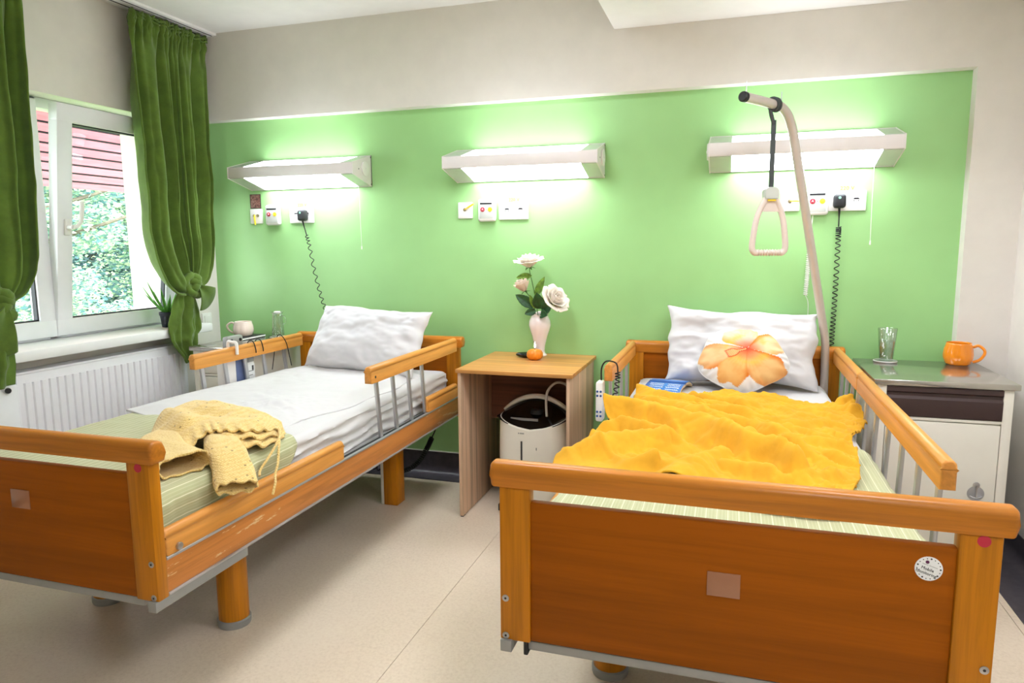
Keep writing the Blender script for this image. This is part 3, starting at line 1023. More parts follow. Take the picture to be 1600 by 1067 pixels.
def plug(x, z, path, R, turns, label):
    t = thing('power_plug', label, 'plug', (x, -0.012, z), 'bed power plugs')
    b_ = B()
    box(b_, x - 0.027, x + 0.027, -0.062, -0.0145, z - 0.035, z + 0.03, 0.014, 4)
    obj('plug_body', b_, M['dark'], t)
    d_ = B(); disc(d_, (x - 0.002, -0.0615, z + 0.012), 'y', 0.006, -0.002, 14, 0.0008)
    obj('indicator_light', d_, M['led'], t, label='pale green indicator light')
    s = B(); tube(s, bez([(x, -0.042, z - 0.03)] + path[0], 8), [0.006 - 0.003 * min(1, k / 10) for k in range(8 * len(path[0]) + 1)], 8)
    obj('straight_lead', s, M['black'], t)
    c = B(); tube(c, helix([path[0][-1]] + path[1], R, turns, 12), 0.0024, 6)
    obj('coiled_lead', c, M['black'], t)
M['led'] = plain('pale_green_led', (150, 230, 190), 0.3)
plug(-1.800, 1.520, ([(-1.797, -0.035, 1.46), (-1.782, -0.032, 1.40)], [(-1.765, -0.035, 1.34), (-1.73, -0.05, 1.20), (-1.69, -0.06, 1.06), (-1.653, -0.065, 0.955), (-1.62, -0.07, 0.88)]), 0.0095, 15, 'black plug whose loose coiled lead drops behind the white pillow')
plug(1.108, 1.531, ([(1.110, -0.035, 1.46), (1.111, -0.03, 1.41)], [(1.113, -0.022, 1.35), (1.114, -0.016, 1.15), (1.112, -0.016, 0.98), (1.110, -0.016, 0.85), (1.11, -0.016, 0.7)]), 0.0105, 34, 'black plug with tightly coiled lead beside the trapeze pole')

# white coiled handset lead from the call unit
t = thing('handset_lead', 'white coiled handset lead hanging behind the trapeze pole', 'lead', (0.99, -0.02, 0.95))
c = B(); tube(c, bez([(0.998, -0.012, 1.468), (0.992, -0.018, 1.38), (0.988, -0.02, 1.32)], 6), 0.0022, 6)
obj('upper_lead', c, M['plast'], t)
c = B(); tube(c, helix([(0.988, -0.02, 1.32), (0.986, -0.02, 1.2), (0.982, -0.02, 1.085)], 0.0085, 26, 10), 0.0024, 6)
obj('coil', c, M['plast'], t)
c = B(); tube(c, bez([(0.982, -0.02, 1.085), (0.995, -0.018, 1.05), (0.998, -0.012, 0.98), (0.997, -0.01, 0.75)], 6), 0.0016, 6)
obj('lower_lead', c, M['plast'], t)

# small dark picture on the wall
def picture_mat():
    m, nt, b = newmat('dark_icon_print')
    v = coords(nt)
    f = noise_node(nt, v, 75, 4, 0.7)
    nt.links.new(ramp(nt, f, [(0.35, lin((52, 30, 28))), (0.5, lin((120, 74, 62))), (0.62, lin((150, 118, 104))), (0.75, lin((88, 44, 36)))]), b.inputs['Base Color'])
    b.inputs['Roughness'].default_value = 0.4
    return m
t = thing('picture_card', 'tiny dark brown picture card on the wall under a lamp end', 'picture', (-2.15, 0, 1.565))
obj('card_border', bx(-2.189, -2.113, -0.004, -0.0005, 1.566, 1.652), M['drawer'], t, smooth=None)
obj('card_print', bx(-2.184, -2.118, -0.0048, -0.003, 1.571, 1.648), picture_mat(), t, smooth=None)

# small switch on the window wall by the curtain
t = thing('wall_switch', 'white light switch between the curtain tail and the green wall', 'switch', (XL, -0.11, 0.86))
obj('switch_plate', bx(XL, XL + 0.01, -0.16, -0.08, 0.85, 0.93, 0.003), M['plast'], t)
obj('switch_rocker', bx(XL + 0.009, XL + 0.014, -0.145, -0.095, 0.865, 0.915, 0.002), M['plast'], t)

# ================================================================== CEILING FIXTURES (above and behind the camera)
def ceiling_lamp(x, y, z, mat, label):
    t = thing('ceiling_lamp', label, 'ceiling lamp', (x, y, z), 'ceiling lamps')
    obj('housing', bx(x - 0.31, x + 0.31, y - 0.31, y + 0.31, z - 0.045, z - 0.0005, 0.006), M['lampbody'], t)
    obj('diffuser', bx(x - 0.285, x + 0.285, y - 0.285, y + 0.285, z - 0.05, z - 0.044), mat, t, smooth=None)
ceiling_lamp(-0.42, -1.55, ZC, M['ceillamp_a'], 'square ceiling lamp over the aisle between the beds')
ceiling_lamp(1.30, -1.75, 2.383, M['ceillamp_b'], 'square ceiling lamp under the lowered ceiling over the trapeze bed')
ceiling_lamp(1.30, -3.60, 2.383, M['fill_lamp'], 'square fill lamp added out of view under the lowered ceiling')  # added fill light for the footboards and other fronts, out of view

# ================================================================== BEDS
BW, BL = 1.0, 2.17
def rail_profile(w=0.034, h=0.07):
    """rounded hand rail outline, (offset across, height) with moulding groove"""
    return [(-w / 2, 0.0), (w / 2, 0.0), (w / 2, h * 0.62), (w / 2 - 0.003, h * 0.66), (w / 2 - 0.003, h * 0.72), (w / 2, h * 0.76), (w / 2 - 0.002, h * 0.88), (w / 2 - 0.009, h * 0.98), (0, h), (-w / 2 + 0.009, h * 0.98), (-w / 2 + 0.002, h * 0.88), (-w / 2, h * 0.76), (-w / 2 + 0.003, h * 0.72), (-w / 2 + 0.003, h * 0.66), (-w / 2, h * 0.62)]
def bed(loc, label, guards, plate, dz, sticker=False):
    ox, oy = loc
    t = thing('hospital_bed', label, 'bed', (ox + 0.5, oy + BL / 2, 0), 'wooden hospital beds')
    X = lambda v: ox + v
    Y = lambda v: oy + v
    def end_board(foot):
        g = 1 if foot else -1
        yb = 0.0 if foot else BL
        q = lambda d: Y(yb + g * d)            # d: distance inward from the outer face
        cap_h = 0.844 if foot else 0.842
        base = 0.41 if foot else 0.40
        def P(bm): return bm
        b_ = B()
        c = [(-0.004, cap_h - 0.058), (-0.010, cap_h - 0.030), (-0.011, cap_h - 0.014), (-0.007, cap_h - 0.004), (0.001, cap_h), (0.024, cap_h), (0.036, cap_h - 0.005), (0.043, cap_h - 0.018), (0.042, cap_h - 0.035), (0.040, cap_h - 0.058)]
        prism(b_, [(q(d), z) for d, z in c], 'x', X(-0.02), X(1.02), 0.010, 4)
        root = obj('footboard' if foot else 'headboard', b_, M['woodx'], t, 50)
        for xa in (0.0, 1.0 - 0.073):
            p = B()
            box(p, X(xa), X(xa + 0.073), min(q(0.0), q(0.038)), max(q(0.0), q(0.038)), base, cap_h - 0.058, 0.004)
            obj('post', p, M['woodz'], root)
        top = 0.752 if foot else 0.79
        p = B()
        box(p, X(0.072), X(1.0 - 0.072), min(q(0.006), q(0.030)), max(q(0.006), q(0.030)), base + 0.002, top, 0.004)
        obj('panel', p, M['panelx'], root)
        if foot:
            xa, za = plate
            obj('card_holder', bx(X(xa), X(xa + 0.068), q(0.003), q(0.0065), za, za + 0.054, 0.001), M['tinted'], root)
            d_ = B(); disc(d_, (X(0.967), q(0.0), 0.774), 'y', 0.0115, -0.0012, 24)
            o = obj('round_mark', d_, M['red'], root, label='red round sticker')
            for xs in (0.014, 0.986):
                for zz in (0.515, 0.422):
                    s_ = B()
                    disc(s_, (X(xs), q(0.0), zz), 'y', 0.0085, -0.002, 18, 0.0008)
                    o = obj('bolt', s_, M['metal'], root)
                    s_ = B(); disc(s_, (X(xs), q(-0.002), zz), 'y', 0.003, -0.0006, 6)
                    obj('bolt_socket', s_, M['black'], o)
            if sticker:
                cx, cz = X(0.880), 0.705
                s_ = B(); disc(s_, (cx, q(0.006), cz), 'y', 0.0245, -0.0012, 32)
                o = obj('round_sticker', s_, M['whiteprint'], root, label='white round sticker with two lines of print')
                yy = q(0.006) - 0.0014
                xd, yd = (math.cos(-0.30), 0, math.sin(-0.30)), (-math.sin(-0.30), 0, math.cos(-0.30))
                text_mesh('print', 'Mobile', 0.0085, M['darkprint'], o, (cx - 0.002, yy, cz - 0.001), xd, yd)
                text_mesh('print', 'Monitoring', 0.0085, M['darkprint'], o, (cx - 0.004, yy, cz - 0.0095), xd, yd)
                d_ = B()
                for k in range(12):
                    a = -0.012 + 0.0022 * k + (0.0015 if k > 4 else 0)
                    disc(d_, (cx + 0.001 + a * xd[0], yy + 0.0004, cz + 0.0065 + a * xd[2]), 'y', 0.0008, -0.0005, 6)
                obj('faint_print', d_, M['greymetal'], o, smooth=None)
                d_ = B(); disc(d_, (cx - 0.003, yy + 0.0004, cz + 0.0135), 'y', 0.0034, -0.0006, 14)
                obj('emblem', d_, M['purpleprint'], o)
                d_ = B()
                for k in range(18):
                    a = 2 * PI * k / 18
                    disc(d_, (cx + 0.0205 * math.cos(a), yy + 0.0004, cz + 0.0205 * math.sin(a)), 'y', 0.0011 if k % 4 else 0.0018, -0.0005, 6)
                obj('rim_marks', d_, M['darkprint'], o, smooth=None)
        return root
    end_board(True)
    end_board(False)
    # long sides
    for side in (0, 1):
        xo = 1.0 if side else 0.0
        s = 1 if side else -1
        xa, xb = sorted((X(xo - s * 0.004), X(xo - s * 0.030)))
        b_ = obj('side_board', bx(xa, xb, Y(0.036), Y(BL - 0.036), 0.419, 0.512, 0.003), M['side'], t)
        x2, x3 = sorted((X(xo + s * 0.001), X(xo - s * 0.034)))
        obj('top_track', bx(x2, x3, Y(0.038), Y(BL - 0.038), 0.511, 0.519, 0.002), M['alu'], b_)
        obj('bottom_trim', bx(x2, x3, Y(0.038), Y(BL - 0.038), 0.413, 0.419, 0.001), M['alu'], b_)
        obj('bracket', bx(*sorted((X(xo - s * 0.002), X(xo - s * 0.03))), Y(-0.008), Y(0.358), 0.384, 0.413, 0.002), M['greymetal'], b_)
        xm = xo - s * 0.018
        obj('track_slot', bx(X(xm) - 0.007, X(xm) + 0.007, Y(0.05), Y(BL - 0.05), 0.5188, 0.5195), M['black'], b_, smooth=None)
        for kind, y0, y1, sl in guards[side]:
            b1 = B()
            if kind == 'low':
                prism(b1, [(X(xm) + a, 0.520 + z) for a, z in rail_profile(0.034, 0.072)], 'y', Y(y0), Y(y1), 0.006, 3)
                o = obj('lowered_rail', b1, M['woody'], t, 50)
                if y0 < 0.1:
                    k_ = B(); disc(k_, (X(xo + s * 0.0), Y(0.08), 0.535), 'x', 0.0105, 0.009 * s, 18, 0.002)
                    obj('release_knob', k_, M['metal'], o)
            else:
                prism(b1, [(X(xm) + a, 0.768 + dz + z) for a, z in rail_profile(0.034, 0.072)], 'y', Y(y0), Y(y1), 0.006, 3)
                o = obj('guard_rail', b1, M['woody'], t, 50)
                for yy in sl:
                    c_ = B()
                    prism(c_, [(Y(yy + 0.03) - 0.011, 0.518), (Y(yy + 0.03) + 0.011, 0.518), (Y(yy) + 0.011, 0.772 + dz), (Y(yy) - 0.011, 0.772 + dz)], 'x', X(xm) - 0.006, X(xm) + 0.006, 0.002)
                    obj('upright', c_, M['alu'], o)
                h_ = B(); disc(h_, (X(xm + s * 0.017), Y(y0 + 0.035), 0.793 + dz), 'x', 0.006, 0.0008 * s, 12)
                obj('screw_hole', h_, M['black'], o)
    # under frame and mattress platform
    u = B()
    box(u, X(0.06), X(0.94), Y(0.012), Y(0.05), 0.386, 0.409, 0.003)
    obj('cross_bar', u, M['greymetal'], t)
    u = B(); box(u, X(0.055), X(0.066), Y(0.005), Y(0.03), 0.375, 0.42, 0.003)
    obj('hook', u, M['black'], t)
    obj('platform', bx(X(0.045), X(0.955), Y(0.045), Y(BL - 0.045), 0.452, 0.498), M['dark'], t, smooth=None)
    for yy in (0.575, 1.80):
        obj('under_beam', bx(X(0.06), X(0.94), Y(yy - 0.03), Y(yy + 0.03), 0.398, 0.452, 0.004), M['greymetal'], t)
    for xx in (0.17, 0.745):
        l_ = B(); lathe(l_, [(0.0, 0.398), (0.052, 0.398), (0.052, 0.02), (0.0, 0.02)], (X(xx), Y(0.575), 0), 36)
        o = obj('leg', l_, M['woodz'], t)
        l_ = B(); lathe(l_, [(0.0, 0.0), (0.0555, 0.0), (0.0575, 0.006), (0.0575, 0.024), (0.0525, 0.028)], (X(xx), Y(0.575), 0), 36)
        obj('leg_ferrule', l_, M['greymetal'], o)
        l_ = B(); box(l_, X(xx - 0.03), X(xx + 0.048), Y(1.765), Y(1.855), 0.0, 0.398, 0.006)
        o = obj('leg', l_, M['woodz'], t)
        obj('leg_strip', bx(X(xx - 0.046), X(xx - 0.029), Y(1.768), Y(1.80), 0.0, 0.398, 0.002), M['locker'], o)
    return t
XA, YA = -1.765, -2.312      # bed by the window
XB, YB = 0.146, -2.211       # bed with the trapeze
bed((XA, YA), 'wooden hospital bed by the window, cream cardigan across its foot', {
    1: [('low', 0.040, 0.938, ()), ('low', 1.722, 2.115, ()), ('up', 1.168, 2.115, (1.235, 1.385, 1.540, 1.690))],
    0: [('low', 0.040, 0.938, ()), ('up', 1.25, 2.115, (1.31, 1.47, 1.62, 1.77, 1.95))]}, (0.505, 0.618), 0.0)
bed((XB, YB), 'wooden hospital bed with mustard blanket and tall trapeze pole', {
    1: [('up', 0.295, 1.446, (0.36, 0.55, 0.74, 0.93, 1.12, 1.31)), ('up', 1.450, 2.115, (1.50, 1.64, 1.78, 1.92))],
    0: [('low', 0.040, 0.938, ()), ('up', 1.373, 2.115, (1.43, 1.58, 1.73, 1.90))]}, (0.466, 0.589), 0.004, True)

# ------------------------------------------------------------------ mattresses
def mattress(ox, oy, label, seed):
    x0, x1, y0, y1, z0, z1 = ox + 0.058, ox + 0.938, oy + 0.058, oy + 2.11, 0.499, 0.655
    n, m = 120, 64
    # closed cross-section loop along the bed with wrinkled sides
    yy = np.linspace(0, 1, n)
    r = 0.035
    loop = []
    for k in range(12): loop.append((x0 + r + (x1 - x0 - 2 * r) * k / 11.0, z0))
    for k in range(1, 4): a = -PI / 2 + PI / 2 * k / 4; loop.append((x1 - r * 0.3 + 0.3 * r * math.cos(a), z0 + r * 0.3 + 0.3 * r * math.sin(a)))
    for k in range(14): loop.append((x1, z0 + 0.012 + (z1 - r - z0 - 0.012) * k / 13.0))
    for k in range(1, 6): a = PI / 2 * k / 6; loop.append((x1 - r + r * math.cos(a), z1 - r + r * math.sin(a)))
    for k in range(24): loop.append((x1 - r - (x1 - x0 - 2 * r) * k / 23.0, z1))
    for k in range(1, 6): a = PI / 2 + PI / 2 * k / 6; loop.append((x0 + r + r * math.cos(a), z1 - r + r * math.sin(a)))
    for k in range(14): loop.append((x0, z1 - r - (z1 - r - z0 - 0.012) * k / 13.0))
    loop = np.array(loop)
    m = len(loop)
    Xg = np.repeat(loop[None, :, 0], n, 0); Zg = np.repeat(loop[None, :, 1], n, 0)
    Yg = y0 + (y1 - y0) * np.repeat(yy[:, None], m, 1)
    rightside = (np.abs(Xg - x1) < 0.004); leftside = (np.abs(Xg - x0) < 0.004)
    topm = (np.abs(Zg - z1) < 0.002)
    wr = 0.007 * np.sin(Zg * 150 + 3 * fbm(Yg * 2, Zg * 6, seed)) * sstep(0.1, 0.9, fbm(Yg * 1.5, Zg * 3, seed + 1) + 0.55 + 0.5 * (Yg - y0) / (y1 - y0)) + 0.004 * fbm(Yg * 7, Zg * 40, seed + 2)
    Xg = Xg + np.where(rightside, wr - 0.004, 0) - np.where(leftside, wr - 0.004, 0)
    Zg = Zg + np.where(topm, 0.004 * fbm(Xg * 4, Yg * 4, seed + 3, 3), 0)
    # pinch the two ends closed
    t = thing('mattress', label, 'mattress', (ox + 0.5, oy + 1.08, z0), 'white sheeted mattresses')
    grid('fitted_sheet', S3([Xg, Yg, Zg], -1), M['sheet'], t, wrap=True, smooth=60)
    for yc, g in ((y0, 1), (y1, -1)):
        obj('end_panel', bx(x0 + 0.004, x1 - 0.004, min(yc, yc + g * 0.01), max(yc, yc + g * 0.01), z0 + 0.002, z1 - 0.01, 0.003), M['sheet'], t)
    return t
mattress(XA, YA, 'white sheeted mattress on the bed by the window, wrinkled along its side', 1)
mattress(XB, YB, 'white sheeted mattress under the mustard blanket', 2)
ZM = 0.656

def coverlet(ox, oy, label, ea, eb, skirt, seed):
    """sage bedspread over the foot of a mattress; ea/eb = y of its upper edge at the two sides; skirt = drop per side"""
    n, m = 70, 110
    x0, x1 = ox + 0.058, ox + 0.938
    wtot = (x1 - x0) + skirt[0] + skirt[1]
    u = np.linspace(-skirt[0], (x1 - x0) + skirt[1], m)[None, :]
    v = np.linspace(0, 1, n)[:, None]
    k = np.clip(u / (x1 - x0), 0, 1)
    yend = oy + ea + (eb - ea) * k + 0.03 * np.sin(PI * k) + 0.012 * np.sin(9 * k + seed)
    # rounded hanging corner
    out = np.maximum(np.maximum(-u, u - (x1 - x0)), 0)
    yend = yend - 0.9 * out * out / 0.06
    Y = oy + 0.052 + (yend - oy - 0.052) * v
    r = 0.03
    x = np.clip(u, 0, x1 - x0) + x0
    # wrap over the edge with radius
    over = np.where(u > x1 - x0 - r, u - (x1 - x0 - r), 0) - np.where(u < r, r - u, 0)
    a = np.clip(np.abs(over) / r, 0, PI / 2)
    X = np.where(over > 0, x1 - r + (r + 0.006) * np.sin(a), np.where(over < 0, x0 + r - (r + 0.006) * np.sin(a), x))
    Z = ZM + 0.006 - (r + 0.004) * (1 - np.cos(a)) - np.maximum(np.abs(over) - r * PI / 2, 0)
    X = X + 0 * v
    Z = Z + 0 * v
    Z = Z + 0.004 * np.abs(fbm(X * 5, Y * 5, seed, 3))
    X = X + np.where(np.abs(over) > 0.03, np.sign(over) * 0.006 * (0.5 + fbm(Y * 12, Z * 6, seed + 4, 2)), 0)
    P = S3([X, Y + 0 * u, Z], -1)
    # stripes run across the width
    o = grid('coverlet', P, M['coverlet'], None, 0.004, 1.0)
    at = o.data.attributes.new('across', 'FLOAT', 'POINT')
    at.data.foreach_set('value', np.broadcast_to(u, (n, m)).astype(np.float32).reshape(-1))
    return tag(o, label, 'bedspread', 'sage striped bedspreads')
coverlet(XA, YA, 'sage striped bedspread under the cream cardigan', 0.92, 0.72, (0.10, 0.085), 1)
coverlet(XB, YB, 'sage striped bedspread showing beyond the mustard blanket', 0.95, 1.00, (0.10, 0.10), 2)

# white top sheet on the bed by the window
def top_sheet():
    n, m = 150, 120
    v = np.linspace(0, 1, n)[:, None]; s = np.linspace(0, 1, m)[None, :]
    xe0 = XA + 0.045
    yy0 = YA + 0.74 - 0.08 * s + 0.10 * (1 - s)
    yy1 = YA + 1.93 + 0 * s
    Y = yy0 + (yy1 - yy0) * v
    xr = XA + 0.815 + 0.085 * v - 0.02 * np.sin(7 * v + 1) + 0.012 * np.sin(19 * v)
    X = xe0 + (xr - xe0) * s
    edge = np.minimum(np.minimum(s * 6, (1 - s) * 9), np.minimum(v * 10, 1.0))
    Z = ZM + 0.004 + 0.020 * sstep(0, 1, edge)
    Z = Z + 0.010 * np.abs(fbm(X * 4 + 0.4 * fbm(X * 3, Y * 3, 8), Y * 4, 3, 3)) * sstep(0, 1, edge)
    c = np.exp(-(((X - (XA + 0.62)) / 0.2) ** 2 + ((Y - (YA + 1.05)) / 0.2) ** 2))
    ang = X * 0.8 + Y
    Z = Z + c * 0.012 * np.abs(fbm(X * 14 + 2 * fbm(X * 5, Y * 5, 4), Y * 16, 21, 3))
    Z = Z + ridge(X, Y, [(XA + 0.40, YA + 1.2), (XA + 0.62, YA + 1.05), (XA + 0.78, YA + 0.98)], 0.02, 0.010) + ridge(X, Y, [(XA + 0.5, YA + 0.95), (XA + 0.7, YA + 1.1)], 0.018, 0.010) + ridge(X, Y, [(XA + 0.2, YA + 1.0), (XA + 0.5, YA + 1.35), (XA + 0.8, YA + 1.6)], 0.05, 0.008)
    Z = Z + 0.05 * sstep(0.25, 0.0, X - xe0) * sstep(YA + 1.7, YA + 1.1, Y) * 0.3
    P = S3([X, Y, Z], -1)
    return tag(grid('top_sheet', P, M['sheet'], None, 0.006, -1.0), 'crumpled white top sheet between pillow and sage bedspread', 'bed sheet')
top_sheet()

# ------------------------------------------------------------------ pillows
def pillow(name, label, cat, cx, cy, cz, w, h, t_, lean, seed, mat, yaw=0.0, roll=0.0, group=None):
    """soft pillow leaning back by `lean` from upright; (cx,cy,cz) = bottom edge centre"""
    n = 70
    u = np.linspace(-1, 1, n)[:, None]; v = np.linspace(-1, 1, n)[None, :]
    U = np.sign(u) * np.abs(u) ** 0.9 + 0 * v
    V = np.sign(v) * np.abs(v) ** 0.9 + 0 * u
    pin = 1 - 0.055 * (1 - V * V) ** 1.0
    pinv = 1 - 0.07 * (1 - U * U) ** 1.0
    A = U * w / 2 * (1 - 0.045 * (1 - np.abs(V) ** 3) * np.abs(U) ** 3)
    Bv = V * h / 2 * (1 - 0.11 * (1 - np.abs(U) ** 3) * np.abs(V) ** 3)
    A = A + 0.014 * fbm(V * 1.7, U * 0.8, seed + 20, 2) * np.abs(U) ** 2
    Bv = Bv + 0.012 * fbm(U * 1.9, V * 0.8, seed + 22, 2) * np.abs(V) ** 2
    th = ((1 - np.abs(U) ** 2.6).clip(0) * (1 - np.abs(V) ** 2.6).clip(0)) ** 0.55 * t_ / 2
    # creases running in from the corners and edges
    cre = np.zeros(U.shape)
    rr_ = random.Random(seed)
    for k in range(16):
        e = rr_.choice((-1, 1)); f2 = rr_.uniform(-0.9, 0.9)
        if k % 2:
            p0 = (e * 0.97, f2); p1 = (e * rr_.uniform(0.35, 0.7), f2 * 0.6 + rr_.uniform(-0.15, 0.15))
        else:
            p0 = (f2, e * 0.97); p1 = (f2 * 0.6 + rr_.uniform(-0.15, 0.15), e * rr_.uniform(0.25, 0.6))
        pm = ((p0[0] + p1[0]) / 2 + rr_.uniform(-0.06, 0.06), (p0[1] + p1[1]) / 2 + rr_.uniform(-0.06, 0.06))
        cre = cre + ridge(U, V, [p0, pm, p1], rr_.uniform(0.04, 0.08), rr_.uniform(-0.012, 0.010), taper=0.4)
    def side(sg):
        wr = 0.022 * fbm(U * 1.3 + 0.5 * V, V * 1.2, seed + sg, 2) + 0.008 * fbm(U * 4, V * 3.5, seed + 7 + sg, 2) + cre
        return sg * th + wr * np.clip(th / (t_ * 0.3), 0, 1)
    bm_pts = []
    ca, sa = math.cos(lean), math.sin(lean)
    def place(a, b_, c):
        # a along width, b up the pillow, c thickness (towards viewer = -y)
        ar, br = a * math.cos(roll) - b_ * math.sin(roll), a * math.sin(roll) + b_ * math.cos(roll)
        yy = (br + h / 2) * sa - c * ca
        zz = (br + h / 2) * ca + c * sa
        x = ar * math.cos(yaw) - yy * math.sin(yaw)
        y = ar * math.sin(yaw) + yy * math.cos(yaw)
        return S3([cx + x, cy + y, cz + zz], -1)
    F = place(A, Bv, side(1)); Bk = place(A, Bv, side(-1))
    V_ = np.concatenate([F.reshape(-1, 3), Bk.reshape(-1, 3)])
    faces = []
    for i in range(n - 1):
        for j in range(n - 1):
            a = i * n + j
            faces.append((a, a + n, a + n + 1, a + 1))
            faces.append((n * n + a, n * n + a + 1, n * n + a + n + 1, n * n + a + n))
    me = bpy.data.meshes.new(name)
    me.from_pydata([tuple(p) for p in V_], [], faces)
    bm = bmesh.new(); bm.from_mesh(me)
    bmesh.ops.remove_doubles(bm, verts=bm.verts, dist=0.0008)
    bmesh.ops.recalc_face_normals(bm, faces=bm.faces)
    bm.to_mesh(me); bm.free()
    return tag(link(name, me, mat, None, 180), label, cat, group)
pillow('pillow', 'plump white pillow propped on the bed by the window', 'pillow', -1.235, -0.455, 0.672, 0.69, 0.39, 0.19, math.radians(33), 5, M['pillow'], math.radians(-4), math.radians(-2), 'white pillows')
pillow('pillow', 'wide white pillow behind the hibiscus cushion', 'pillow', 0.692, -0.262, 0.668, 0.695, 0.385, 0.17, math.radians(25), 9, M['pillow'], 0.0, math.radians(-1), 'white pillows')

# ------------------------------------------------------------------ hibiscus cushion (printed flower)
def hibiscus_cushion():
    nr_, na = 60, 200
    w, h, t_ = 0.395, 0.325, 0.12
    lean = math.radians(36)
    cx, cy, cz = 0.698, -0.415, 0.672
    r = np.linspace(0, 1, nr_)[:, None]; a = np.linspace(0, 2 * PI, na, endpoint=False)[None, :]
    lob = 1 + 0.045 * np.cos(5 * a + 1.35) + 0.02 * np.cos(3 * a + 0.4)
    A = r * np.cos(a) * w / 2 * lob
    Bv = r * np.sin(a) * h / 2 * lob
    th = (1 - r ** 2.6).clip(0) ** 0.6 * t_ / 2 + 0 * a
    th = th + 0.003 * fbm(A * 14, Bv * 14, 4, 2) * (1 - r ** 4)
    wrk = 0.004 * np.sin(a * 23 + 2 * np.sin(a * 5)) * sstep(0.7, 0.95, r) * (1 - sstep(0.95, 1.0, r))
    def place(aa, bb_, c):
        yy = (bb_ + h / 2) * math.sin(lean) - c * math.cos(lean)
        zz = (bb_ + h / 2) * math.cos(lean) + c * math.sin(lean)
        return S3([cx + aa, cy + yy, cz + zz], -1)
    F = place(A, Bv, th + wrk).reshape(-1, 3); K = place(A, Bv, -th).reshape(-1, 3)
    V = np.concatenate([F, K])
    faces = []
    N = nr_ * na
    for i in range(nr_ - 1):
        for j in range(na):
            j2 = (j + 1) % na
            p, q, s, t2 = i * na + j, i * na + j2, (i + 1) * na + j2, (i + 1) * na + j
            if i == 0:
                faces.append((0, t2, s)); faces.append((N, N + s, N + t2))
            else:
                faces.append((p, t2, s, q)); faces.append((N + p, N + q, N + s, N + t2))
    for j in range(na):
        j2 = (j + 1) % na
        e = (nr_ - 1) * na
        faces.append((e + j, N + e + j, N + e + j2, e + j2))
    # printed colours
    col = np.tile(np.array([0.72, 0.71, 0.70]), (2 * N, 1))
    x = (A / (w / 2)).reshape(-1); y = (Bv / (h / 2)).reshape(-1)
    ox, oy = 0.10, 0.18
    px, py = x - ox, y - oy
    ang = np.arctan2(py, px); rad = np.hypot(px, py)
    srgb = lambda c: np.array(lin(c)[:3])
    # petals: (direction, half-angle, length, base colour, edge colour)
    pet = [(math.radians(24), 0.66, 0.86, (252, 232, 190), (240, 160, 44)),
           (math.radians(112), 0.86, 0.80, (252, 226, 204), (246, 200, 110)),
           (math.radians(196), 0.52, 1.16, (252, 214, 164), (238, 150, 50)),
           (math.radians(247), 0.52, 1.10, (250, 208, 140), (238, 150, 50)),
           (math.radians(308), 0.66, 1.08, (250, 212, 152), (236, 138, 24))]
    nz = fbm(x * 3, y * 3, 31, 3)
    c_ = col[:N].copy()
    for d, ha, ln, c0, c1 in pet:
        da = (ang - d + PI) % (2 * PI) - PI
        k = da / ha
        lim = ln * (1 - 0.35 * np.abs(k) ** 3) * (1 + 0.05 * nz + 0.03 * np.sin(ang * 17))
        inside = (np.abs(k) < 1) & (rad < lim)
        e1 = sstep(0.45, 1.0, np.abs(k)); e2 = sstep(0.75, 1.0, rad / lim)
        vein = 0.5 + 0.5 * np.sin(da * 42 + 3 * nz)
        mixv = np.clip(0.75 * e1 * (k > 0) + 0.25 * e1 + 0.30 * e2 + 0.22 * vein * (1 - rad) + 0.30 * nz, 0, 1)
        cc = srgb(c0)[None] * (1 - mixv[:, None]) + srgb(c1)[None] * mixv[:, None]
        hot = np.clip(1 - rad / 0.42, 0, 1) ** 1.1
        cc = cc * (1 - hot[:, None]) + srgb((232, 96, 60))[None] * hot[:, None]
        yel = np.exp(-((rad - 0.42) / 0.12) ** 2) * (0.5 + nz).clip(0, 1) * 0.6
        cc = cc * (1 - yel[:, None]) + srgb((250, 214, 90))[None] * yel[:, None]
        c_[inside] = cc[inside]
    # stamen
    sx, sy = px * math.cos(math.radians(204)) + py * math.sin(math.radians(204)), -px * math.sin(math.radians(204)) + py * math.cos(math.radians(204))
    st = (sx > 0.02) & (sx < 0.46) & (np.abs(sy) < 0.018 + 0.075 * sstep(0.18, 0.34, sx) )
    dots = (0.5 + 0.5 * np.sin(sx * 120) * np.sin(sy * 130))
    sc = srgb((255, 240, 180))[None] * dots[:, None] + srgb((214, 140, 70))[None] * (1 - dots[:, None])
    halo = (sx > 0.0) & (sx < 0.50) & (np.abs(sy) < 0.045 + 0.085 * sstep(0.16, 0.34, sx))
    c_[halo] = c_[halo] * 0.35 + srgb((224, 92, 44))[None] * 0.65
    c_[st] = sc[st]
    ink = np.any(np.abs(c_ - col[:N]) > 1e-6, axis=1)
    c_[ink] = np.clip(c_[ink], 0, 1) ** 1.25 * 0.80
    col[:N] = c_
    me = bpy.data.meshes.new('cushion')
    me.from_pydata([tuple(p) for p in V], [], faces)
    at = me.color_attributes.new('print', 'FLOAT_COLOR', 'POINT')
    at.data.foreach_set('color', np.concatenate([col, np.ones((2 * N, 1))], 1).reshape(-1))
    m, nt, b = newmat('hibiscus_print')
    an = nt.nodes.new('ShaderNodeAttribute'); an.attribute_name = 'print'
    nt.links.new(an.outputs['Color'], b.inputs['Base Color'])
    b.inputs['Roughness'].default_value = 0.85
    bump(nt, b, noise_node(nt, coords(nt), 700, 2), 0.12, 0.001)
    o = link('cushion', me, m, None, 180)
    tag(o, 'flower-shaped white cushion printed with an orange hibiscus', 'cushion')
hibiscus_cushion()

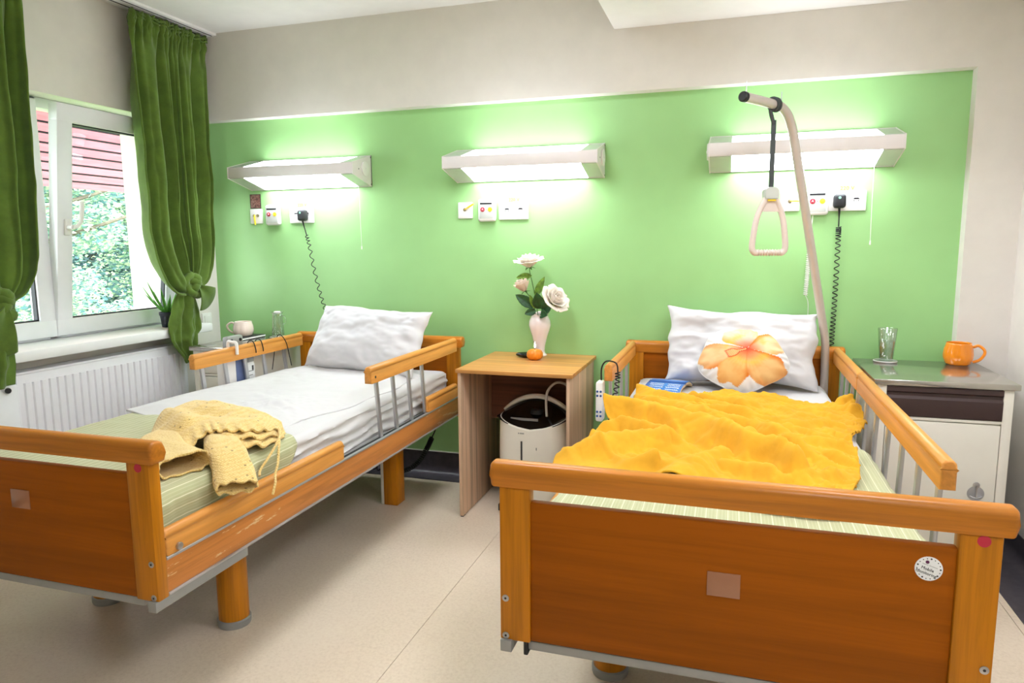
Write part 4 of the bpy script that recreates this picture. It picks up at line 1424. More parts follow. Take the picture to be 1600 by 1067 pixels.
# ------------------------------------------------------------------ mustard blanket
def blanket():
    n, m = 190, 190
    v = np.linspace(0, 1, n)[:, None]; s = np.linspace(0, 1, m)[None, :]
    def curve(pts):
        p = np.array(bez(pts, 10))
        d = np.r_[0, np.cumsum(np.hypot(*np.diff(p, axis=0).T))]
        d /= d[-1]
        return lambda t: S3([np.interp(t, d, p[:, 0]), np.interp(t, d, p[:, 1])], -1)
    Lc = curve([(0.255, -0.60), (0.262, -0.74), (0.268, -0.88), (0.195, -1.00), (0.19, -1.09), (0.235, -1.21), (0.19, -1.42), (0.135, -1.58), (0.135, -1.68)])
    Rc = curve([(1.118, -0.555), (1.135, -0.74), (1.135, -0.88), (1.085, -1.05), (1.045, -1.14), (1.02, -1.45), (0.985, -1.66), (0.912, -1.90)])
    Tc = curve([(0.255, -0.60), (0.36, -0.63), (0.50, -0.58), (0.62, -0.47), (0.80, -0.50), (0.98, -0.60), (1.05, -0.63), (1.118, -0.555)])
    Bc = curve([(0.135, -1.68), (0.32, -1.73), (0.47, -1.78), (0.60, -1.80), (0.72, -1.89), (0.82, -1.91), (0.912, -1.90)])
    tv, ts = v[:, 0], s[0]
    Lp, Rp, Tp, Bp = Lc(tv), Rc(tv), Tc(ts), Bc(ts)
    XY = (1 - s)[..., None] * Lp[:, None, :] + s[..., None] * Rp[:, None, :] + (1 - v)[..., None] * Tp[None] + v[..., None] * Bp[None] \
        - ((1 - s) * (1 - v))[..., None] * Tp[0] - (s * (1 - v))[..., None] * Tp[-1] - ((1 - s) * v)[..., None] * Bp[0] - (s * v)[..., None] * Bp[-1]
    X, Y = XY[..., 0], XY[..., 1]
    wx = X + 0.03 * fbm(X * 4, Y * 4, 51, 2); wy = Y + 0.03 * fbm(X * 4, Y * 4, 57, 2)
    Z = np.full(X.shape, 0.0)
    lowf = 1 - 0.8 * sstep(0.80, 1.0, v) * sstep(0.45, 0.30, X)
    R = lambda pts, w_, h_, **k: ridge(wx, wy, pts, w_ * 0.88, h_ * 1.40, **k) * lowf
    Z = np.maximum(Z, R([(0.17, -1.04), (0.30, -1.11), (0.46, -1.22), (0.60, -1.36), (0.72, -1.50), (0.84, -1.70)], 0.050, 0.062, taper=0.05))
    Z = np.maximum(Z, R([(0.25, -0.86), (0.45, -0.98), (0.66, -1.13), (0.80, -1.30), (0.92, -1.52)], 0.042, 0.040))
    Z = np.maximum(Z, R([(0.42, -1.05), (0.58, -1.18), (0.76, -1.36)], 0.035, 0.032))
    Z = np.maximum(Z, R([(0.24, -0.62), (0.36, -0.72), (0.52, -0.80), (0.70, -0.86)], 0.042, 0.024, taper=0.06))
    Z = np.maximum(Z, R([(0.25, -0.76), (0.40, -0.84), (0.58, -0.90), (0.74, -0.93)], 0.028, 0.026))
    Z = np.maximum(Z, R([(0.13, -1.62), (0.25, -1.55), (0.36, -1.45), (0.46, -1.42)], 0.045, 0.040, taper=0.05))
    Z = np.maximum(Z, R([(0.21, -1.38), (0.30, -1.33), (0.40, -1.36), (0.50, -1.46)], 0.040, 0.036))
    Z = np.maximum(Z, R([(0.14, -1.67), (0.30, -1.69), (0.45, -1.66)], 0.035, 0.030, taper=0.05))
    Z = np.maximum(Z, R([(0.50, -1.80), (0.56, -1.66), (0.66, -1.52)], 0.055, 0.024, taper=0.05))
    Z = np.maximum(Z, R([(0.62, -1.60), (0.78, -1.72), (0.98, -1.60)], 0.03, 0.022))
    Z = np.maximum(Z, R([(0.70, -1.30), (0.86, -1.42), (1.02, -1.50)], 0.022, 0.020))
    Z = np.maximum(Z, R([(0.66, -1.02), (0.84, -1.20), (1.02, -1.36)], 0.026, 0.018))
    Z = np.maximum(Z, R([(0.46, -0.66), (0.62, -0.76), (0.80, -0.80)], 0.026, 0.022))
    Z = np.maximum(Z, R([(0.62, -0.90), (0.74, -0.96), (0.92, -1.02), (1.05, -0.98)], 0.02, 0.014))
    Z = np.maximum(Z, R([(1.04, -0.61), (1.11, -0.62), (1.13, -0.78)], 0.03, 0.022))
    q = X * 0.62 - Y * 0.78; p_ = X * 0.78 + Y * 0.62     # p_ across the folds
    Z = Z + 0.016 * (1 - np.abs(fbm(q * 2.6, p_ * 9 + 3, 77, 2)).clip(0, 1)) ** 3 + 0.010 * np.abs(fbm(q * 3.0, p_ * 11 + 1.2 * fbm(q * 3, p_ * 3, 63), 71, 3))
    # fine creases, denser towards the trapeze side
    q2 = X * 0.95 - Y * 0.2
    cre = 1 - np.abs(fbm(q2 * 6, (Y * 0.9 + X * 0.35) * 17 + 1.5 * fbm(X * 5, Y * 5, 81), 91, 2))
    Z = Z + 0.008 * sstep(0.72, 1.0, cre) * (0.35 + 0.65 * sstep(0.5, 0.95, X))
    Z = Z + 0.0025 * fbm(X * 30, Y * 30, 95, 2)
    base = 0.669 + 0.006 * sstep(-1.26, -1.30, Y) - 0.004 * sstep(0.85, 1.0, v) * sstep(0.47, 0.35, X)
    # hang over the edge of the mattress
    base = base - 0.5 * np.maximum(0.2 - X, 0) ** 1.3 - 0.45 * np.maximum(X - 1.095, 0) ** 1.2
    Z = base + Z * (1 - 0.85 * sstep(0.86, 1.0, v) * sstep(0.47, 0.36, X))
    P = S3([X, Y, Z], -1)
    o = grid('blanket', P, M['mustard'], None, 0.005, -1.0)
    return tag(o, 'rumpled mustard yellow blanket spread over the trapeze bed', 'blanket')
blanket()

# ------------------------------------------------------------------ cream cardigan
def cardigan():
    t = thing('cardigan', 'cream openwork knitted cardigan tossed over the sage bedspread', 'cardigan', (-1.02, -1.78, 0.68))
    fi = lambda a, tt: S3([np.interp(tt, np.linspace(0, 1, len(a)), a[:, k]) for k in range(3)], -1)
    n, m = 80, 160
    u = np.linspace(0, 1, n)[:, None]; s = np.linspace(0, 1, m)[None, :]
    far = np.array(bez([(-1.235, -1.84, 0.680), (-1.335, -1.70, 0.684), (-1.395, -1.56, 0.694), (-1.36, -1.475, 0.702), (-1.22, -1.50, 0.706), (-1.05, -1.535, 0.702), (-0.90, -1.58, 0.694)], 24))
    near = np.array(bez([(-1.125, -1.90, 0.700), (-1.04, -1.935, 0.700), (-0.972, -1.945, 0.708), (-0.965, -1.875, 0.736), (-0.93, -1.845, 0.738), (-0.875, -1.805, 0.732), (-0.845, -1.74, 0.718), (-0.868, -1.615, 0.692)], 24))
    Fp, Np = fi(far, s[0]), fi(near, s[0])
    P = (1 - u)[..., None] * Fp[None] + u[..., None] * Np[None]
    P[..., 2] += np.sin(PI * u ** 0.75) * (0.050 * np.sin(PI * np.clip(0.08 + s * 0.9, 0, 1)) ** 0.6)
    P[..., 2] += 0.012 * fbm(P[..., 0] * 8, P[..., 1] * 8, 3, 3) * np.sin(PI * u) + ridge(P[..., 0], P[..., 1], [(-1.30, -1.72), (-1.18, -1.76), (-1.05, -1.86)], 0.035, 0.022) - ridge(P[..., 0], P[..., 1], [(-1.22, -1.70), (-1.10, -1.72), (-1.0, -1.70)], 0.03, 0.012)
    fr = sstep(0.80, 1.0, u)
    P[..., 2] += fr * 0.0045 * np.sin(2 * PI * 12 * s)
    P[..., 1] += fr * 0.0045 * np.cos(2 * PI * 12 * s)
    P[..., 2] = np.maximum(P[..., 2], 0.676)
    grid('body', P, M['knit'], t, 0.007, -1.0)
    # layers folded under the front edge
    for j, (dx, dy, dz, s0, s1) in enumerate(((0.012, -0.018, -0.020, 0.40, 1.0), (0.026, -0.036, -0.040, 0.56, 0.97))):
        ss = np.linspace(s0, s1, 110)
        Np2 = fi(near, ss)
        uu = np.linspace(0, 1, 16)[:, None]
        wv = np.sin(2 * PI * (7 + 2 * j) * ss + j)[None, :]
        e = np.sin(PI * np.clip((ss - s0) / (s1 - s0), 0, 1))[None, :] ** 0.5
        Q = S3([Np2[None, :, 0] - 0.06 * (1 - uu) + dx * uu, Np2[None, :, 1] + 0.07 * (1 - uu) + dy * uu * e + 0.004 * wv * uu, np.maximum(Np2[None, :, 2] + dz + 0.012 * np.sin(PI * uu) + 0.006 * wv * uu, 0.672)], -1)
        grid('front_band', Q, M['knit'], t, 0.007, -1.0)
    def sleeve(path, wid, hei, seed, floor):
        p = np.array(bez(path, 12))
        nn = len(p)
        k = 64
        rows = []
        for i in range(nn):
            tt = i / (nn - 1)
            d = p[min(i + 1, nn - 1)] - p[max(i - 1, 0)]
            d /= np.linalg.norm(d)
            sd = np.cross(d, [0, 0, 1]); sd /= np.linalg.norm(sd)
            up = np.cross(sd, d)
            W_ = np.interp(tt, np.linspace(0, 1, len(wid)), wid); H_ = np.interp(tt, np.linspace(0, 1, len(hei)), hei)
            a = np.linspace(0, 2 * PI, k, endpoint=False)
            fr_ = max(0, (tt - 0.88) / 0.12)
            rr = 1 + 0.07 * fbm(np.cos(a) * 1.6 + tt * 4, np.sin(a) * 1.6 + tt * 2, seed, 2) + 0.02 * fr_ * np.sin(a * 8)
            ca, sa = np.cos(a), np.sin(a)
            ring = p[i][None] + sd[None] * (W_ * np.sign(ca) * np.abs(ca) ** 0.85 * rr)[:, None] + up[None] * (H_ * sa * rr * (1 + 0.25 * np.sin(2 * a + seed)))[:, None]
            ring += d[None] * (0.006 * fr_ * np.sin(a * 8))[:, None]
            ring[:, 2] = np.maximum(ring[:, 2], floor(ring[:, 0]))
            rows.append(ring)
        grid('sleeve', np.array(rows), M['knit'], t, 0.006, -1.0, wrap=True)
    flat = lambda x: np.where(x < -0.84, 0.676, np.where(x < -0.75, 0.676 - (x + 0.84) * 0.75, 0.604))
    sleeve([(-1.17, -1.80, 0.702), (-1.12, -1.90, 0.704), (-1.04, -1.985, 0.704), (-0.955, -2.035, 0.702), (-0.880, -2.065, 0.700)], [0.05, 0.065, 0.065, 0.070, 0.074], [0.026, 0.03, 0.028, 0.030, 0.034], 2, flat)
    sleeve([(-0.935, -1.85, 0.708), (-0.875, -1.905, 0.706), (-0.815, -1.955, 0.690), (-0.765, -2.00, 0.660), (-0.722, -2.038, 0.636)], [0.042, 0.050, 0.052, 0.054, 0.056], [0.022, 0.026, 0.024, 0.022, 0.020], 7, flat)
    for q in ([(-0.885, -1.615, 0.700), (-0.845, -1.66, 0.700), (-0.81, -1.71, 0.690), (-0.785, -1.75, 0.670), (-0.762, -1.79, 0.632), (-0.752, -1.82, 0.604), (-0.735, -1.845, 0.585), (-0.728, -1.87, 0.555)],
              [(-0.88, -1.62, 0.702), (-0.835, -1.67, 0.700), (-0.800, -1.735, 0.684), (-0.795, -1.79, 0.650), (-0.800, -1.83, 0.618), (-0.79, -1.85, 0.604)]):
        c_ = B(); tube(c_, bez(q, 10), 0.0042, 8)
        obj('tie_cord', c_, M['knit'], t)
cardigan()

# ------------------------------------------------------------------ book lying open, face down
def book():
    t = thing('book', 'open blue book lying face down beside the mustard blanket', 'book', (0.38, -0.50, 0.66))
    # spine direction and the two slopes
    sp0, sp1 = np.array([0.292, -0.432, 0.706]), np.array([0.456, -0.455, 0.706])
    sd = (sp1 - sp0); L_ = np.linalg.norm(sd); sd /= L_
    nrm = np.array([sd[1], -sd[0], 0])            # towards the viewer side
    def slab(name, mat, g, wid, drop, t0, t1, off, par, inset=0.0):
        n, m = 12, 6
        u = np.linspace(0, 1, n)[:, None]; s = np.linspace(inset, 1 - inset, m)[None, :]
        P = sp0 + sd * (s[..., None] * L_) + nrm * (g * u[..., None] * wid)
        z = 0.706 - off - drop * (u ** 1.0) + 0.012 * np.sin(PI * u)
        P = np.array(np.broadcast_to(P, (n, m, 3)))
        P[..., 2] = z + 0 * s
        return grid(name, P, mat, par, t1, 1.0 if g > 0 else -1.0, smooth=60)
    c1 = slab('cover', M['blue'], 1, 0.165, 0.034, 0, 0.002, 0.0, t)
    c2 = slab('cover', M['blue'], -1, 0.17, 0.036, 0, 0.002, 0.0, t)
    slab('page_block', M['page'], 1, 0.158, 0.032, 0, 0.013, 0.0035, t, 0.012)
    slab('page_block', M['page'], -1, 0.162, 0.030, 0, 0.013, 0.0035, t, 0.012)
    b_ = B(); tube(b_, [tuple(sp0 + [0, 0, -0.001]), tuple(sp1 + [0, 0, -0.001])], 0.006, 10)
    obj('spine', b_, M['blued'], t)
    b_ = B()
    for g_, w_ in ((0.022, 0.004),):
        a = sp0 + nrm * g_ + [0, 0, 0.0005]; e = sp1 + nrm * g_ + [0, 0, 0.0005]
        tube(b_, [tuple(a), tuple(e)], 0.0025, 6)
    obj('hinge_line', b_, M['blued'], t)
    # two blocks of illegible white lettering on the cover
    b_ = B()
    r = random.Random(3)
    for row in range(6):
        uu = 0.05 + row * 0.020
        for cstart, cend in ((0.10, 0.48), (0.56, 0.92)):
            k = cstart + r.uniform(0, 0.04)
            while k < cend:
                wdt = r.uniform(0.025, 0.05)
                a = sp0 + sd * (k * L_) + nrm * uu
                e = sp0 + sd * (min(k + wdt, cend) * L_) + nrm * (uu + r.uniform(0.003, 0.009))
                z = lambda q: 0.7068 - 0.034 * (q / 0.165) + 0.012 * math.sin(PI * q / 0.165)
                tube(b_, [(a[0], a[1], z(uu)), (e[0], e[1], z(uu + 0.006))], 0.0018, 5)
                k += wdt + 0.012
    obj('lettering', b_, M['whiteprint'], t)
book()

# ------------------------------------------------------------------ trapeze pole and handle
t = thing('trapeze_pole', 'bent beige steel trapeze pole rising from the headboard', 'pole', (1.078, -0.105, 0.5))
pth = [(1.078, -0.105, 0.52), (1.076, -0.105, 0.70), (1.072, -0.110, 0.86)]
lean0 = np.array([1.066, -0.12, 0.90]); lean1 = np.array([0.868, -0.452, 1.765])
pth += [tuple(lean0 + (lean1 - lean0) * k / 6) for k in range(7)]
c0, c1, c2 = np.array(lean1), np.array([0.845, -0.490, 1.878]), np.array([0.795, -0.573, 1.884])
pth += [tuple((1 - k) ** 2 * c0 + 2 * k * (1 - k) * c1 + k * k * c2) for k in np.linspace(0.1, 1, 10)]
end = np.array([0.658, -0.800, 1.884])
pth += [tuple(c2 + (end - c2) * k) for k in (0.5, 1.0)]
bm = B(); tube(bm, pth, 0.0185, 20)
obj('pole', bm, M['pole'], t, 60)
d_ = (end - c2) / np.linalg.norm(end - c2)
bm = B(); tube(bm, [tuple(end - d_ * 0.012), tuple(end + d_ * 0.004), tuple(end + d_ * 0.008)], [0.0195, 0.0195, 0.015], 20)
obj('end_cap', bm, M['black'], t, label='black plastic end cap')
for k in (0.30, 0.93):
    p = c2 + (end - c2) * k + [0, 0, 0.016] if k > 0.5 else np.array([0.806, -0.555, 1.898])
    bm = B(); tube(bm, [tuple(p), tuple(p + [0, 0, 0.042])], 0.0022, 8)
    obj('stop_pin', bm, M['metal'], t)
obj('pole_socket', bx(1.052, 1.104, -0.132, -0.078, 0.50, 0.56, 0.004), M['greymetal'], t)

hp_ = c2 + (end - c2) * 0.12           # where the strap hangs
hx, hy, hz = hp_
t = thing('trapeze_grip', 'triangular beige grab handle hanging on a grey strap', 'grab handle', (hx, hy, 1.28))
# strap: loop round the pole then a flat double band
nrmv = np.array([d_[0], d_[1], 0]) / np.hypot(d_[0], d_[1]); crs = np.array([-nrmv[1], nrmv[0], 0])
bm = B()
for off in (-0.009, 0.010):
    pts = []
    for k in range(25):
        a = 2 * PI * k / 24
        pts.append(tuple(np.array([hx, hy, hz]) + nrmv * (off + 0.006 * math.sin(a)) + crs * 0.0225 * math.cos(a) + np.array([0, 0, 0.0235 * math.sin(a)])))
    tube(bm, pts[:-1], 0.0058, 8, closed=True)
obj('strap_loop', bm, M['strap'], t)
bm = B()
tube(bm, bez([tuple(np.array([hx, hy, hz]) - crs * 0.020 + [0, 0, -0.010]), (hx - crs[0] * 0.012, hy - crs[1] * 0.012, hz - 0.045), (hx, hy, hz - 0.075)], 8), 0.0065, 8)
tube(bm, bez([tuple(np.array([hx, hy, hz]) + nrmv * 0.03 + [0, 0, -0.028]), tuple(np.array([hx, hy, hz]) + nrmv * 0.014 + [0, 0, -0.05]), (hx, hy, hz - 0.075)], 8), 0.0065, 8)
obj('strap_knot', bm, M['strap'], t)
bm = B()
rx = np.array([0.954, 0.30, 0])         # handle plane direction, facing the viewer
w_ = 0.0085
zt_, zb_ = hz - 0.06, 1.552
ct = rx * w_
vs4 = []
for z, k in ((zt_, 1.1), ((zt_ + zb_) / 2, 1.1), (zb_, 1.1)):
    for sx_, sy_ in ((-1, -1), (1, -1), (1, 1), (-1, 1)):
        vs4.append(bm.verts.new((hx + ct[0] * sx_ * k - 0.3 * 0.0025 * sy_, hy + ct[1] * sx_ * k + 0.954 * 0.0025 * sy_, z)))
for i in range(2):
    for k in range(4):
        bm.faces.new([vs4[i * 4 + k], vs4[i * 4 + (k + 1) % 4], vs4[i * 4 + 4 + (k + 1) % 4], vs4[i * 4 + 4 + k]])
bm.faces.new(vs4[:4][::-1]); bm.faces.new(vs4[8:])
obj('strap_band', bm, M['strap'], t, None)
def hpnt(a, z, d=0.0):
    return (hx + rx[0] * a + 0.30 * d, hy + rx[1] * a - 0.954 * d, z)
bm = B()
for sx_ in (-1, 1):
    tube(bm, bez([hpnt(sx_ * 0.012, 1.525), hpnt(sx_ * 0.030, 1.495), hpnt(sx_ * 0.052, 1.44), hpnt(sx_ * 0.064, 1.37), hpnt(sx_ * 0.068, 1.318), hpnt(sx_ * 0.058, 1.298), hpnt(sx_ * 0.045, 1.297)], 8), 0.0125, 12)
obj('handle_frame', bm, M['handleplast'], t, 60)
bm = B()
gp = [hpnt(-0.052 + 0.104 * k / 72, 1.297 + 0.0) for k in range(73)]
tube(bm, gp, [0.0115 + 0.0025 * math.cos(2 * PI * k / 72 * 9) for k in range(73)], 14)
obj('ribbed_grip', bm, M['handleplast'], t, 60)
bm = B()
for pts in ([hpnt(-0.012, 1.522), hpnt(0.012, 1.522), hpnt(0.036, 1.462), hpnt(-0.036, 1.462)],):
    A_ = [bm.verts.new(tuple(np.array(p) + np.array([0.3, -0.954, 0]) * 0.007)) for p in pts]
    C_ = [bm.verts.new(tuple(np.array(p) - np.array([0.3, -0.954, 0]) * 0.007)) for p in pts]
    bm.faces.new(A_); bm.faces.new(C_[::-1])
    for k in range(4): bm.faces.new([A_[k], A_[(k + 1) % 4], C_[(k + 1) % 4], C_[k]])
obj('handle_web', bm, M['handleplast'], t, None)
bm = B()
prof_ = [(-0.026, 1.512), (0.026, 1.512), (0.030, 1.530), (0.028, 1.548), (0.016, 1.560), (-0.016, 1.560), (-0.028, 1.548), (-0.030, 1.530)]
A_ = [bm.verts.new(hpnt(a, z, 0.019)) for a, z in prof_]; C_ = [bm.verts.new(hpnt(a, z, -0.019)) for a, z in prof_]
bm.faces.new(A_); bm.faces.new(C_[::-1])
for k in range(8): bm.faces.new([A_[k], A_[(k + 1) % 8], C_[(k + 1) % 8], C_[k]])
bmesh.ops.bevel(bm, geom=list(bm.edges), offset=0.003, segments=2, affect='EDGES')
obj('strap_clip', bm, M['lampend'], t, 60)
bm = B()
A_ = [bm.verts.new(hpnt(a, z, 0.0205)) for a, z in ((-0.015, 1.5105), (0.015, 1.5105), (0.015, 1.505), (-0.015, 1.505))]
C_ = [bm.verts.new(hpnt(a, z, 0.006)) for a, z in ((-0.015, 1.5105), (0.015, 1.5105), (0.015, 1.505), (-0.015, 1.505))]
bm.faces.new(A_); bm.faces.new(C_[::-1])
for k in range(4): bm.faces.new([A_[k], A_[(k + 1) % 4], C_[(k + 1) % 4], C_[k]])
obj('yellow_insert', bm, M['yellow'], t, None, 'small yellow insert')

# ================================================================== SIDE TABLE
t = thing('side_table', 'open oak laminate side table between the two beds', 'table', (-0.33, -0.3, 0))
obj('table_top', bx(-0.616, -0.041, -0.600, -0.004, 0.727, 0.745, 0.0015), M['oaktop'], t)
for xa in (-0.608, -0.071):
    o = obj('side_panel', bx(xa, xa + 0.018, -0.590, -0.012, 0.006, 0.727, 0.0015), M['oakside'], t)
    for yy in (-0.585, -0.05):
        obj('glide', bx(xa + 0.002, xa + 0.016, yy, yy + 0.03, 0.0, 0.007), M['black'], o)
obj('back_panel', bx(-0.590, -0.071, -0.145, -0.127, 0.40, 0.727, 0.001), M['drawer2'], t)

# ------------------------------------------------------------------ oxygen concentrator under the table
t = thing('oxygen_concentrator', 'cream oxygen concentrator with black control panel under the table', 'concentrator', (-0.27, -0.36, 0))
cx0, cx1, cy0, cy1, H_ = -0.452, -0.094, -0.50, -0.18, 0.50
n, m = 40, 64
th_ = np.linspace(0, 2 * PI, m, endpoint=False)[None, :]
u = np.linspace(0, 1, n)[:, None]
def sq(c, e): return np.sign(c) * np.abs(c) ** e
bodyz = 0.045 + 0.455 * u
wx_ = (cx1 - cx0) / 2 * (0.97 + 0.03 * np.sin(PI * u))
Xb = (cx0 + cx1) / 2 + wx_ * sq(np.cos(th_), 0.45)
Yb = (cy0 + cy1) / 2 + (cy1 - cy0) / 2 * sq(np.sin(th_), 0.45)
# top rim dips towards the front: lowest in the middle of the front face
kx = (Xb - (cx0 + cx1) / 2) / ((cx1 - cx0) / 2)
front = sstep(0.3, -1.0, (Yb - (cy0 + cy1) / 2) / ((cy1 - cy0) / 2))
Zb = 0.045 + (0.445 - 0.045 + 0.055 * np.abs(kx) ** 1.6) * u
grid('casing', S3([Xb, Yb, Zb], -1), M['locker'], t, 0.006, -1.0, wrap=True, smooth=60)
# black control panel rising from the dipped rim to the handle arch, cream cover behind it
n2, m2 = 14, 40
s = np.linspace(-1, 1, m2)[None, :]; u2 = np.linspace(0, 1, n2)[:, None]
xm_, xh_ = (cx0 + cx1) / 2, (cx1 - cx0) / 2 - 0.003
zr = 0.445 + 0.055 * np.abs(s) ** 1.6
za_ = 0.497 + 0.078 * (1 - s ** 2)
ed = np.abs(s) ** 6
Yp = cy0 + 0.003 + 0.03 * ed + u2 * (0.15 - 0.03 * ed)
Zp = zr - 0.003 + (za_ - zr) * u2 ** 1.3
grid('control_panel', S3([xm_ + s * xh_ + 0 * u2, Yp, Zp], -1), M['glossblack'], t, 0.004, -1.0)
Yq = cy0 + 0.153 + u2 * (cy1 - cy0 - 0.157)
Zq = za_ + (zr - za_) * u2 ** 2
grid('top_cover', S3([xm_ + s * xh_ + 0 * u2, Yq, Zq], -1), M['dark'], t, 0.004, -1.0)
bm = B()
tube(bm, [(xm_ + xh_ * q, cy0 + 0.15, 0.503 + 0.078 * (1 - q * q)) for q in np.linspace(-1, 1, 41)], [0.006 + 0.007 * (1 - q ** 4) for q in np.linspace(-1, 1, 41)], 12)
obj('carry_handle', bm, M['locker'], t)
yy = cy0
dp = B(); box(dp, -0.385, -0.245, cy0 + 0.050, cy0 + 0.056, 0.4760, 0.4880)
obj('display', dp, M['greymetal'], t)
obj('level_slot', bx(-0.318, -0.310, cy0 - 0.003, cy0 + 0.004, 0.29, 0.385), M['dark'], t)
bm = B()
for k, (a, b_) in enumerate(((-0.331, -0.326), (-0.321, -0.316), (-0.314, -0.309), (-0.307, -0.302))):
    box(bm, a, b_, cy0 - 0.0015, cy0 + 0.001, 0.421, 0.428)
obj('brand_mark', bm, M['greymetal'], t, smooth=None)
obj('flow_mark', bx(-0.240, -0.2375, cy0 - 0.003, cy0 + 0.002, 0.345, 0.358), M['dark'], t, smooth=None)
obj('base', bx(cx0 + 0.01, cx1 - 0.01, cy0 + 0.008, cy1 - 0.01, 0.012, 0.05, 0.006), M['black'], t)
for xx in (cx0 + 0.04, cx1 - 0.04):
    for y_ in (cy0 + 0.04, cy1 - 0.04):
        bm = B(); disc(bm, (xx - 0.008, y_, 0.016), 'x', 0.016, 0.016, 16)
        obj('castor', bm, M['black'], t)
bm = B(); lathe(bm, [(0, 0.02), (0.03, 0.02), (0.034, 0.0), (0, 0)], (-0.262, -0.40, 0.505), 20)
obj('filter_cap', bm, M['black'], t)
bm = B(); tube(bm, bez([(-0.205, -0.43, 0.50), (-0.208, -0.43, 0.58), (-0.20, -0.42, 0.63), (-0.165, -0.40, 0.665), (-0.125, -0.36, 0.65), (-0.108, -0.33, 0.60), (-0.105, -0.30, 0.54)], 8), 0.0065, 10)
obj('oxygen_tube', bm, M['tubing'], t)

# ------------------------------------------------------------------ vase, roses, candle, stone
VX, VY, VZ = -0.333, -0.090, 0.7452
VK, VH = 1.10, 0.93
prof_ = [(0.0, 0.0), (0.034, 0.0), (0.036, 0.006), (0.027, 0.018), (0.0245, 0.03), (0.027, 0.06), (0.038, 0.115), (0.050, 0.155), (0.0545, 0.180), (0.052, 0.203), (0.044, 0.222), (0.038, 0.232), (0.042, 0.246),
         (0.039, 0.245), (0.035, 0.232), (0.040, 0.220), (0.046, 0.200), (0.0485, 0.180), (0.044, 0.150), (0.030, 0.100), (0.020, 0.05), (0.0, 0.03)]
prof_ = [(a * VK, b_ * VH) for a, b_ in prof_]
bm = B()
ln = 60
rings = []
for r_, z_ in prof_:
    if r_ == 0:
        rings.append([bm.verts.new((VX, VY, VZ + z_))]); continue
    ring = []
    for k in range(ln):
        a = 2 * PI * k / ln
        tw = a + 5.0 * z_
        sw = 0.05 * max(0, (math.cos(1.5 * tw) ** 8)) * (1 if 0.03 < z_ < 0.2 else 0.2)
        lip = 0.012 * math.cos(3 * a + 0.8) * max(0, (z_ - 0.2) / 0.046)
        rr = r_ * (1 - sw)
        ring.append(bm.verts.new((VX + rr * math.cos(a), VY + rr * math.sin(a), VZ + z_ + lip)))
    rings.append(ring)
for a, b_ in zip(rings[:-1], rings[1:]):
    for k in range(ln):
        k2 = (k + 1) % ln
        if len(a) == 1: bm.faces.new([a[0], b_[k2], b_[k]])
        elif len(b_) == 1: bm.faces.new([a[k], a[k2], b_[0]])
        else: bm.faces.new([a[k], a[k2], b_[k2], b_[k]])
tag(obj('vase', bm, M['vase'], None, 60), 'white porcelain vase with fluted lip on the oak table', 'vase')

def leaf_grid(base, tip, width, mat, par, nrm=(0, -1, 0.2), curl=0.2, name='leaf'):
    base, tip = np.array(base), np.array(tip)
    d = tip - base; L = np.linalg.norm(d); d /= L
    sd = np.cross(d, np.array(nrm)); sd /= np.linalg.norm(sd)
    up = np.cross(sd, d)
    u = np.linspace(0, 1, 14)[:, None]; s = np.linspace(-1, 1, 9)[None, :]
    w = width * np.sin(PI * u ** 0.85) ** 0.8 * (1 + 0.05 * np.sin(u * 40) * np.abs(s))
    P = base + d * (u * L)[..., None] + sd * (w * s)[..., None] * 0.5 + up * ((np.abs(s) * 0.22 * w) - curl * L * u * u * 0.4 + 0.0 * s)[..., None]
    return grid(name, P, mat, par, 0.0008, 0, smooth=60)

